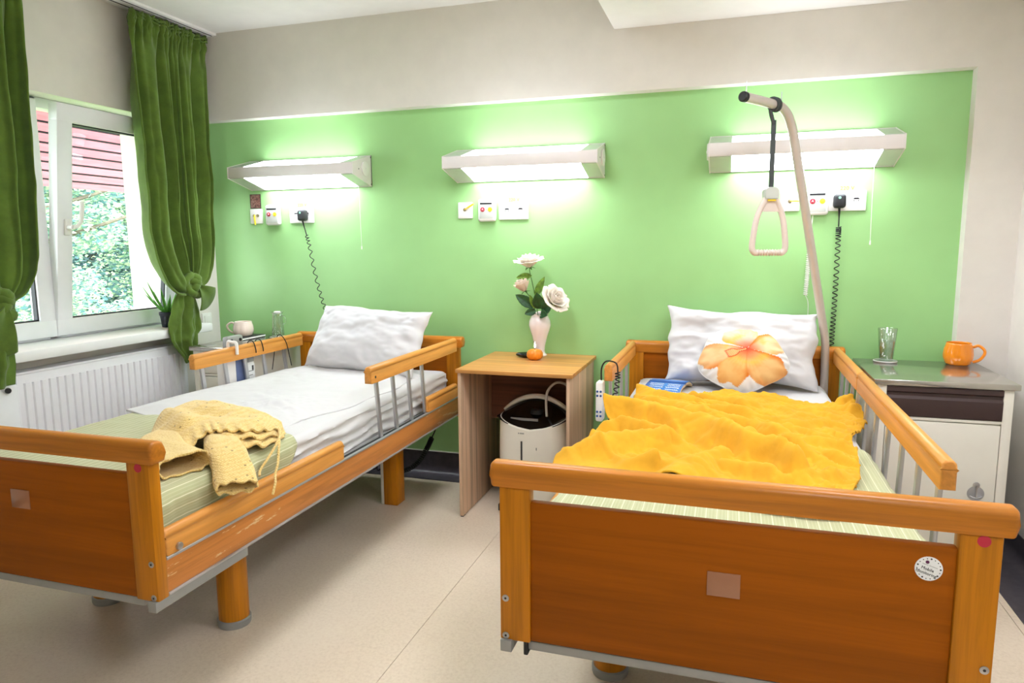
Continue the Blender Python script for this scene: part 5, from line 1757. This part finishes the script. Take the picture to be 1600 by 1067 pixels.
def rose(label, head, R_, tilt, az, openess, stem_pts, leaves, mat):
    """head = centre of the bloom base; tilt from vertical towards azimuth az"""
    t = thing('rose', label, 'rose', tuple(stem_pts[0]), 'cream roses in the vase')
    bm = B(); tube(bm, bez(list(stem_pts) + [tuple(head)], 8), 0.0022, 7)
    obj('stem', bm, M['stem'], t)
    ax = np.array([math.sin(tilt) * math.cos(az), math.sin(tilt) * math.sin(az), math.cos(tilt)])
    e1 = np.cross(ax, [0.3, 0.9, 0.1]); e1 /= np.linalg.norm(e1); e2 = np.cross(ax, e1)
    r = random.Random(int(abs(head[0]) * 1e4))
    layers = [(0.16, 3, 0.95, 0.05), (0.32, 4, 1.0, 0.15), (0.52, 5, 1.0, 0.32), (0.74, 6, 0.95, 0.55), (0.98, 7, 0.85, 0.85)] if openess > 0.5 else [(0.2, 3, 1.0, 0.0), (0.40, 3, 1.02, 0.03), (0.56, 4, 0.98, 0.10), (0.66, 4, 0.86, 0.35)]
    for rad, cnt, hgt, flare in layers:
        for k in range(cnt):
            a0 = 2 * PI * (k + r.uniform(-0.15, 0.15)) / cnt + rad * 5
            span = 2 * PI / cnt * 0.80
            u = np.linspace(0, 1, 10)[:, None]; s = np.linspace(-1, 1, 11)[None, :]
            w = np.clip(np.sin(PI * (0.10 + 0.62 * u)) , 0, 1)
            ang = a0 + s * span * w * 0.75
            Hh = R_ * 1.25 * hgt
            prof_r = R_ * rad * (0.30 + 0.85 * np.sin(u * PI * 0.5)) * (1 + flare * 0.35 * u ** 4)
            ruff = 0.05 * R_ * np.sin(4 * s + k) * u ** 2
            zz = Hh * (u - flare * 0.42 * u ** 3 * (0.4 + 0.6)) * (1 - 0.10 * s ** 2 * u) + ruff
            P = np.array(head) + ax * zz[..., None] + e1 * ((prof_r + ruff) * np.cos(ang))[..., None] + e2 * ((prof_r + ruff) * np.sin(ang))[..., None]
            grid('petal', P, mat, t, 0.0012, 0)
    for k in range(5):
        a = 2 * PI * k / 5
        dr = e1 * math.cos(a) + e2 * math.sin(a)
        b0 = np.array(head) - ax * 0.002
        leaf_grid(b0, b0 + dr * R_ * 0.55 - ax * R_ * 0.15, R_ * 0.2, M['stem'], t, tuple(ax), 0.2, 'sepal')
    for b_, tp, wd, mm in leaves:
        leaf_grid(b_, tp, wd, M[mm], t)
    return t
rose('tallest cream rose, wide open above the others', (-0.378, -0.125, 1.222), 0.056, 0.22, 4.4, 1.0,
     [(VX + 0.004, VY, 0.84), (VX - 0.010, VY - 0.015, 1.00), (-0.362, -0.115, 1.12), (-0.376, -0.124, 1.19)],
     [((-0.366, -0.12, 1.175), (-0.452, -0.13, 1.165), 0.036, 'leafl'), ((-0.350, -0.11, 1.06), (-0.30, -0.12, 1.170), 0.040, 'leafl')], M['petal'])
rose('half-closed blush rosebud on the window side of the vase', (-0.402, -0.135, 1.095), 0.052, 0.38, 3.5, 0.2,
     [(VX - 0.004, VY - 0.004, 0.84), (VX - 0.02, VY - 0.02, 0.985), (-0.375, -0.125, 1.06)],
     [((-0.352, -0.115, 1.01), (-0.447, -0.155, 1.075), 0.058, 'leafd'), ((-0.345, -0.12, 0.99), (-0.398, -0.15, 0.975), 0.042, 'leafd'), ((-0.345, -0.115, 1.00), (-0.372, -0.15, 1.075), 0.03, 'leafl')], M['petalpink'])
rose('drooping cream rose leaning away from the window', (-0.252, -0.145, 1.040), 0.058, 0.95, 5.7, 1.0,
     [(VX + 0.008, VY - 0.002, 0.84), (VX + 0.016, VY - 0.02, 0.985), (-0.292, -0.13, 1.030)],
     [((-0.315, -0.115, 1.00), (-0.330, -0.165, 1.085), 0.070, 'leafd'), ((-0.310, -0.115, 0.985), (-0.245, -0.17, 1.035), 0.064, 'leafd'), ((-0.32, -0.115, 0.975), (-0.275, -0.16, 0.972), 0.05, 'leafd')], M['petal'])

t = thing('candle', 'small orange pumpkin candle with a lit wick before the vase', 'candle', (-0.322, -0.225, 0.745))
bm = B()
pr = [(0.0, 0.004), (0.020, 0.0), (0.036, 0.006), (0.0425, 0.020), (0.0425, 0.034), (0.036, 0.047), (0.024, 0.054), (0.010, 0.0535), (0.0, 0.051)]
lathe(bm, pr, (-0.322, -0.225, 0.7452), 64, lambda a, r, z: r * (1 - 0.085 * abs(math.cos(4 * a)) ** 6))
obj('wax_body', bm, M['pumpkin'], t, 180)
bm = B(); tube(bm, [(-0.322, -0.225, 0.795), (-0.3215, -0.225, 0.803), (-0.322, -0.225, 0.809)], 0.0011, 6)
obj('wick', bm, M['black'], t)
bm = B(); lathe(bm, [(0.0, 0.0), (0.0036, 0.005), (0.0046, 0.011), (0.0034, 0.019), (0.0014, 0.027), (0.0, 0.033)], (-0.322, -0.225, 0.806), 14)
obj('flame', bm, emit('flame', (1.0, 0.9, 0.75, 1), 14.0), t, 180)

bm = B()
n, m = 18, 28
u = np.linspace(0, PI, n)[:, None]; a = np.linspace(0, 2 * PI, m, endpoint=False)[None, :]
tp = 1 - 0.55 * np.clip(-np.cos(a) , 0, 1) * np.sin(u)
Xs = -0.388 + 0.056 * np.cos(a) * np.sin(u); Ys = -0.165 + 0.034 * np.sin(a) * np.sin(u) * tp; Zs = 0.7605 - 0.0150 * np.cos(u) * (1 - 0.2 * np.cos(a)) * -1
Zs = 0.7452 + 0.019 * (1 + np.cos(u)) * (0.75 + 0.35 * np.clip(np.cos(a), 0, 1) * np.sin(u))
tag(grid('pebble', S3([Xs, Ys, Zs + 0 * a], -1), M['gloss'], None, wrap=True), 'shiny black pointed pebble beside the pumpkin candle', 'pebble')

# ================================================================== BEDSIDE LOCKERS
def locker(x0, y0, label, drawer_mat='drawer', wid=0.50):
    x1, y1, zt = x0 + wid, y0 + 0.53, 0.795
    t = thing('bedside_locker', label, 'locker', ((x0 + x1) / 2, (y0 + y1) / 2, 0), 'metal bedside lockers')
    o = obj('worktop', bx(x0 - 0.004, x1 + 0.004, y0 - 0.006, y1, zt - 0.024, zt, 0.004), M['steel'], t)
    obj('body', bx(x0 + 0.02, x1 - 0.02, y0 + 0.020, y1 - 0.01, 0.075, zt - 0.024, 0.003), M['locker'], t)
    for xa in (x0 + 0.014, x1 - 0.048):
        obj('front_stile', bx(xa, xa + 0.034, y0 + 0.004, y0 + 0.021, 0.07, zt - 0.024, 0.003), M['locker'], t)
    obj('front_rail', bx(x0 + 0.048, x1 - 0.048, y0 + 0.006, y0 + 0.021, 0.634, 0.646, 0.001), M['locker'], t)
    dr = B()
    prism(dr, [(y0 + 0.021, 0.648), (y0 + 0.004, 0.648), (y0 + 0.001, 0.654), (y0 + 0.001, 0.720), (y0 + 0.010, 0.730), (y0 + 0.010, 0.742), (y0 + 0.002, 0.748), (y0 + 0.002, 0.768), (y0 + 0.021, 0.768)], 'x', x0 + 0.049, x1 - 0.049)
    obj('drawer', dr, M[drawer_mat], t, 30)
    d = obj('door', bx(x0 + 0.050, x1 - 0.050, y0 + 0.005, y0 + 0.020, 0.085, 0.630, 0.003), M['locker'], t)
    hx_, hz_ = x1 - 0.115, 0.352
    bm = B(); disc(bm, (hx_, y0 + 0.0055, hz_), 'y', 0.030, -0.0015, 28)
    obj('handle_dish', bm, M['alu'], d)
    bm = B(); disc(bm, (hx_, y0 + 0.004, hz_ + 0.036), 'y', 0.012, -0.004, 20, 0.001)
    tube(bm, [(hx_ + 0.002, y0 - 0.002, hz_ + 0.034), (hx_, y0 - 0.006, hz_ + 0.010), (hx_, y0 - 0.004, hz_ - 0.012)], 0.003, 8)
    tube(bm, bez([(hx_ - 0.020, y0, hz_ - 0.010), (hx_, y0 - 0.004, hz_ - 0.016), (hx_ + 0.020, y0, hz_ - 0.010)], 6), 0.0028, 8)
    obj('latch', bm, M['metal'], d)
    obj('plinth', bx(x0 + 0.03, x1 - 0.03, y0 + 0.03, y1 - 0.03, 0.05, 0.08), M['greymetal'], t)
    for xx in (x0 + 0.05, x1 - 0.05):
        for yy in (y0 + 0.06, y1 - 0.06):
            bm = B(); disc(bm, (xx - 0.009, yy, 0.026), 'x', 0.026, 0.018, 18, 0.002)
            obj('castor', bm, M['black'], t)
locker(1.200, -0.610, 'cream metal bedside locker with brown drawer, orange mug on top')
locker(-2.195, -0.575, 'cream metal bedside locker between curtain and bed, pearl mug on top', 'locker', 0.39)
ZT = 0.7952

def mug(name, label, cat, x, y, z, R_, H_, mat, ribs, ang, group=None, hs=1.0):
    t = thing(name, label, cat, (x, y, z), group)
    bm = B()
    pr = [(0, 0.003), (R_ * 0.72, 0.0), (R_ * 0.84, H_ * 0.06), (R_ * 0.98, H_ * 0.30), (R_, H_ * 0.45), (R_ * 0.95, H_ * 0.70), (R_ * 0.84, H_ * 0.93), (R_ * 0.83, H_), (R_ * 0.79, H_ * 0.99), (R_ * 0.80, H_ * 0.92), (R_ * 0.91, H_ * 0.68), (R_ * 0.95, H_ * 0.45), (R_ * 0.92, H_ * 0.25), (R_ * 0.7, H_ * 0.06), (0, H_ * 0.06)]
    lathe(bm, pr, (x, y, z), 72, lambda a, r, zz: r * (1 - ribs * abs(math.cos(5 * a)) ** 8 * math.sin(PI * min(1, max(0, zz / H_)))))
    obj('cup', bm, mat, t, 180)
    bm = B()
    c, s_ = math.cos(ang), math.sin(ang)
    pts = [(0.90, 0.82), (1.25, 0.90), (1.62, 0.72), (1.62, 0.50), (1.35, 0.26), (0.95, 0.14)]
    tube(bm, bez([(x + c * R_ * (a if a < 1 else 1 + (a - 1) * hs), y + s_ * R_ * (a if a < 1 else 1 + (a - 1) * hs), z + H_ * b_) for a, b_ in pts], 8), 0.0062, 10)
    obj('handle', bm, mat, t)
    return t
mug('mug', 'orange pumpkin-shaped mug on the steel locker top', 'mug', 1.612, -0.150, ZT, 0.059, 0.098, M['orange'], 0.05, math.radians(-18), 'mugs')
# stack under the pearl mug
bm = thing('notebook', 'dark notebook under the pearl mug', 'notebook', (-2.127, -0.21, ZT))
obj('notebook_cover', bx(-2.192, -2.062, -0.32, -0.10, ZT, ZT + 0.014, 0.002), M['dark'], bm)
obj('notebook_pages', bx(-2.188, -2.060, -0.322, -0.098, ZT + 0.003, ZT + 0.011), M['whiteprint'], bm)
mug('mug', 'pearly blush mug with a loop handle on the dark notebook', 'mug', -2.140, -0.195, ZT + 0.0143, 0.060, 0.085, M['blush'], 0.03, math.radians(188), 'mugs', 1.15)

def coaster(x, y, label):
    bm = B(); disc(bm, (x, y, ZT), 'z', 0.050, 0.004, 40, 0.0012)
    t = thing('coaster', label, 'coaster', (x, y, ZT), 'round coasters')
    obj('coaster_disc', bm, M['metal'], t)
    bm = B()
    pts = [(x + 0.049 * math.cos(2 * PI * k / 40), y + 0.049 * math.sin(2 * PI * k / 40), ZT + 0.0042) for k in range(40)]
    tube(bm, pts, 0.0016, 6, closed=True)
    obj('coaster_rim', bm, M['plast'], t)
coaster(1.322, -0.150, 'round pale coaster under the glass of water')
coaster(-1.945, -0.130, 'round pale coaster under the glass carafe')

t = thing('drinking_glass', 'half-full tapered glass of water with faint white print', 'glass', (1.325, -0.150, ZT + 0.0045))
gx, gy, gz = 1.325, -0.150, ZT + 0.0048
bm = B(); lathe(bm, [(0, 0), (0.027, 0.0), (0.0285, 0.003), (0.0405, 0.148), (0.0395, 0.149), (0.0385, 0.148), (0.0270, 0.008), (0, 0.008)], (gx, gy, gz), 40)
obj('tumbler', bm, M['glass'], t, 60)
bm = B(); lathe(bm, [(0, 0.0085), (0.0266, 0.0085), (0.0340, 0.092), (0, 0.092)], (gx, gy, gz), 40)
obj('water', bm, M['water'], t, 60)
bm = B()
for a0, z0_, w_, h_ in ((-2.2, 0.066, 0.20, 0.020), (-2.1, 0.058, 0.10, 0.012), (-2.25, 0.026, 0.12, 0.010), (-2.0, 0.022, 0.26, 0.006), (-2.2, 0.034, 0.1, 0.008)):
    R0 = 0.0290 + (0.0405 - 0.0285) * z0_ / 0.148 + 0.0006
    V_ = [bm.verts.new((gx + (R0 + dr) * math.cos(a0 + da), gy + (R0 + dr) * math.sin(a0 + da), gz + z0_ + dz_)) for dr in (0, 0.0004) for da, dz_ in ((-w_ / 2, 0), (w_ / 2, 0.002), (w_ / 2, h_), (-w_ / 3, h_ * 0.8))]
    bm.faces.new(V_[:4][::-1]); bm.faces.new(V_[4:])
    for k in range(4): bm.faces.new([V_[k], V_[(k + 1) % 4], V_[4 + (k + 1) % 4], V_[4 + k]])
obj('white_print', bm, M['whiteprint'], t, None)

t = thing('carafe', 'empty clear glass carafe with a small handle by the wall', 'carafe', (-1.945, -0.13, ZT + 0.0045))
gx, gy, gz = -1.945, -0.13, ZT + 0.0048
bm = B(); lathe(bm, [(0, 0), (0.034, 0.0), (0.037, 0.004), (0.030, 0.11), (0.029, 0.138), (0.037, 0.150), (0.0355, 0.151), (0.0275, 0.139), (0.0285, 0.11), (0.0345, 0.010), (0, 0.010)], (gx, gy, gz), 40)
obj('carafe_body', bm, M['glass'], t, 60)
bm = B(); tube(bm, bez([(gx + 0.028, gy, gz + 0.125), (gx + 0.050, gy - 0.004, gz + 0.125), (gx + 0.060, gy - 0.005, gz + 0.10), (gx + 0.056, gy - 0.004, gz + 0.085), (gx + 0.034, gy, gz + 0.075)], 8), 0.004, 10)
obj('carafe_handle', bm, M['glass'], t)
bm = B(); lathe(bm, [(0, 0.139), (0.020, 0.139), (0.022, 0.147), (0.016, 0.153), (0, 0.153)], (gx, gy, gz), 24)
obj('stopper', bm, M['plast'], t)

# ------------------------------------------------------------------ bed control box hung on the far guard rail
t = thing('control_box', 'white and blue bed control box clipped over the guard rail', 'control box', (-1.81, -0.70, 0.52))
xr = XA + 0.018
obj('box_body', bx(xr - 0.075, xr - 0.022, -0.815, -0.590, 0.53, 0.790, 0.008), M['plast'], t)
obj('blue_side', bx(xr - 0.023, xr - 0.018, -0.735, -0.665, 0.53, 0.765, 0.001), M['slate'], t)
bm = B()
for yy in (-0.80,):
    tube(bm, bez([(xr - 0.03, yy + 0.03, 0.79), (xr - 0.025, yy + 0.02, 0.858), (xr + 0.0, yy + 0.02, 0.862), (xr + 0.026, yy + 0.02, 0.855), (xr + 0.027, yy + 0.02, 0.80)], 6), 0.008, 8)
obj('clip', bm, M['plast'], t)
obj('cap', bx(xr - 0.066, xr - 0.028, -0.775, -0.655, 0.789, 0.885, 0.012), M['greymetal'], t)
for yy in (-0.748, -0.682):
    bm = B(); disc(bm, (xr - 0.0285, yy, 0.862), 'x', 0.0085, 0.005, 16, 0.001)
    obj('cap_screw', bm, M['black'], t)
obj('data_label', bx(xr - 0.0225, xr - 0.0175, -0.655, -0.595, 0.60, 0.725), M['whiteprint'], t, smooth=None)
obj('inlet', bx(xr - 0.0225, xr - 0.0165, -0.645, -0.600, 0.735, 0.765), M['greymetal'], t)
bm = B()
for k in range(4):
    box(bm, xr - 0.0178, xr - 0.0172, -0.650, -0.612 + 0.008 * (k % 2), 0.62 + 0.022 * k, 0.623 + 0.022 * k)
box(bm, xr - 0.0178, xr - 0.0172, -0.617, -0.603, 0.69, 0.715)
obj('label_print', bm, M['darkprint'], t, smooth=None)
for yy in (-0.635, -0.575):
    t2 = thing('cable_hook', 'black cable hook over the window-side guard rail, %s the pillow' % ('farther from' if yy < -0.6 else 'nearer'), 'hook', (xr, yy, 0.80), 'black cable hooks')
    bm = B(); tube(bm, bez([(xr - 0.024, yy, 0.80), (xr - 0.020, yy, 0.838), (xr - 0.004, yy, 0.850), (xr + 0.016, yy, 0.842), (xr + 0.023, yy + 0.006, 0.805), (xr + 0.0225, yy + 0.008, 0.785)], 6), 0.0028, 8)
    obj('hook_wire', bm, M['black'], t2)
t2 = thing('thin_cable', 'thin black cable looped over the guard rail near the headboard', 'cable', (xr, -0.36, 0.55))
bm = B(); tube(bm, bez([(xr - 0.03, -0.43, 0.66), (xr - 0.032, -0.41, 0.72), (xr - 0.025, -0.40, 0.79), (xr - 0.014, -0.39, 0.843), (xr + 0.008, -0.385, 0.846), (xr + 0.024, -0.365, 0.80), (xr + 0.026, -0.345, 0.72), (xr + 0.028, -0.335, 0.67)], 6), 0.0024, 8)
obj('cable_run', bm, M['black'], t2)

# ------------------------------------------------------------------ hand control hung on the trapeze bed's rail
t = thing('hand_control', 'slim white hand control with blue keys hung on the guard rail', 'remote control', (0.10, -0.84, 0.55))
xr = XB + 0.018
obj('control_body', bx(xr - 0.050, xr - 0.020, -0.850, -0.785, 0.60, 0.768, 0.008), M['plast'], t)
for r_ in range(4):
    for c_ in range(2):
        bm = B(); disc(bm, (xr - 0.042 + 0.014 * c_, -0.850, 0.625 + 0.018 * r_ + (0.05 if r_ > 1 else 0)), 'y', 0.0048, -0.0015, 12)
        obj('key', bm, M['blued'], t)
bm = B(); tube(bm, bez([(xr - 0.035, -0.80, 0.765), (xr - 0.034, -0.80, 0.82), (xr - 0.018, -0.80, 0.848), (xr + 0.010, -0.80, 0.850), (xr + 0.030, -0.80, 0.838), (xr + 0.036, -0.805, 0.80)], 6), 0.0032, 8)
obj('straight_lead', bm, M['black'], t)
bm = B(); tube(bm, helix([(xr + 0.034, -0.806, 0.806), (xr + 0.036, -0.812, 0.775), (xr + 0.030, -0.83, 0.72), (xr + 0.026, -0.86, 0.665), (xr + 0.020, -0.88, 0.62), (xr + 0.018, -0.90, 0.56)], 0.0098, 13, 12), 0.0026, 6)
obj('coiled_lead', bm, M['black'], t)

# ------------------------------------------------------------------ coiled mains lead under the bed by the window
t = thing('mains_lead', 'black coiled mains lead drooping below the bed by the window', 'lead', (-1.0, -0.16, 0.02))
bm = B(); tube(bm, bez([(-0.905, -0.16, 0.42), (-0.915, -0.16, 0.33), (-0.945, -0.16, 0.26)], 6), 0.0035, 8)
obj('straight_lead', bm, M['black'], t)
bm = B(); tube(bm, helix([(-0.945, -0.16, 0.26), (-0.975, -0.16, 0.20), (-1.03, -0.165, 0.115), (-1.11, -0.175, 0.062), (-1.22, -0.18, 0.05), (-1.40, -0.18, 0.12), (-1.5, -0.18, 0.38)], 0.012, 48, 10), 0.0035, 6)
obj('coiled_lead', bm, M['black'], t)

# ------------------------------------------------------------------ potted plant on the sill
t = thing('potted_plant', 'spiky green plant in a dark pot on the window sill', 'plant', (-2.425, -0.478, 0.886))
bm = B(); lathe(bm, [(0, 0.0), (0.032, 0.0), (0.040, 0.065), (0.043, 0.066), (0.044, 0.086), (0.040, 0.086), (0.038, 0.070), (0, 0.068)], (-2.425, -0.478, 0.886), 32)
obj('pot', bm, M['navy'], t)
for k in range(16):
    a = 2 * PI * k / 16 + 0.3
    L_ = 0.10 + 0.05 * ((k * 7) % 5) / 4
    b0 = np.array([-2.425, -0.478, 0.950])
    if k in (10, 11, 12, 13): L_ += 0.07
    tip = b0 + np.array([math.cos(a) * L_ * 0.75, math.sin(a) * L_ * 0.9, L_ * 0.85])
    tip[0] = max(tip[0], -2.57)
    leaf_grid(b0, tip, 0.016, M['plant'], t, (math.cos(a), math.sin(a), 0.4), 0.25)
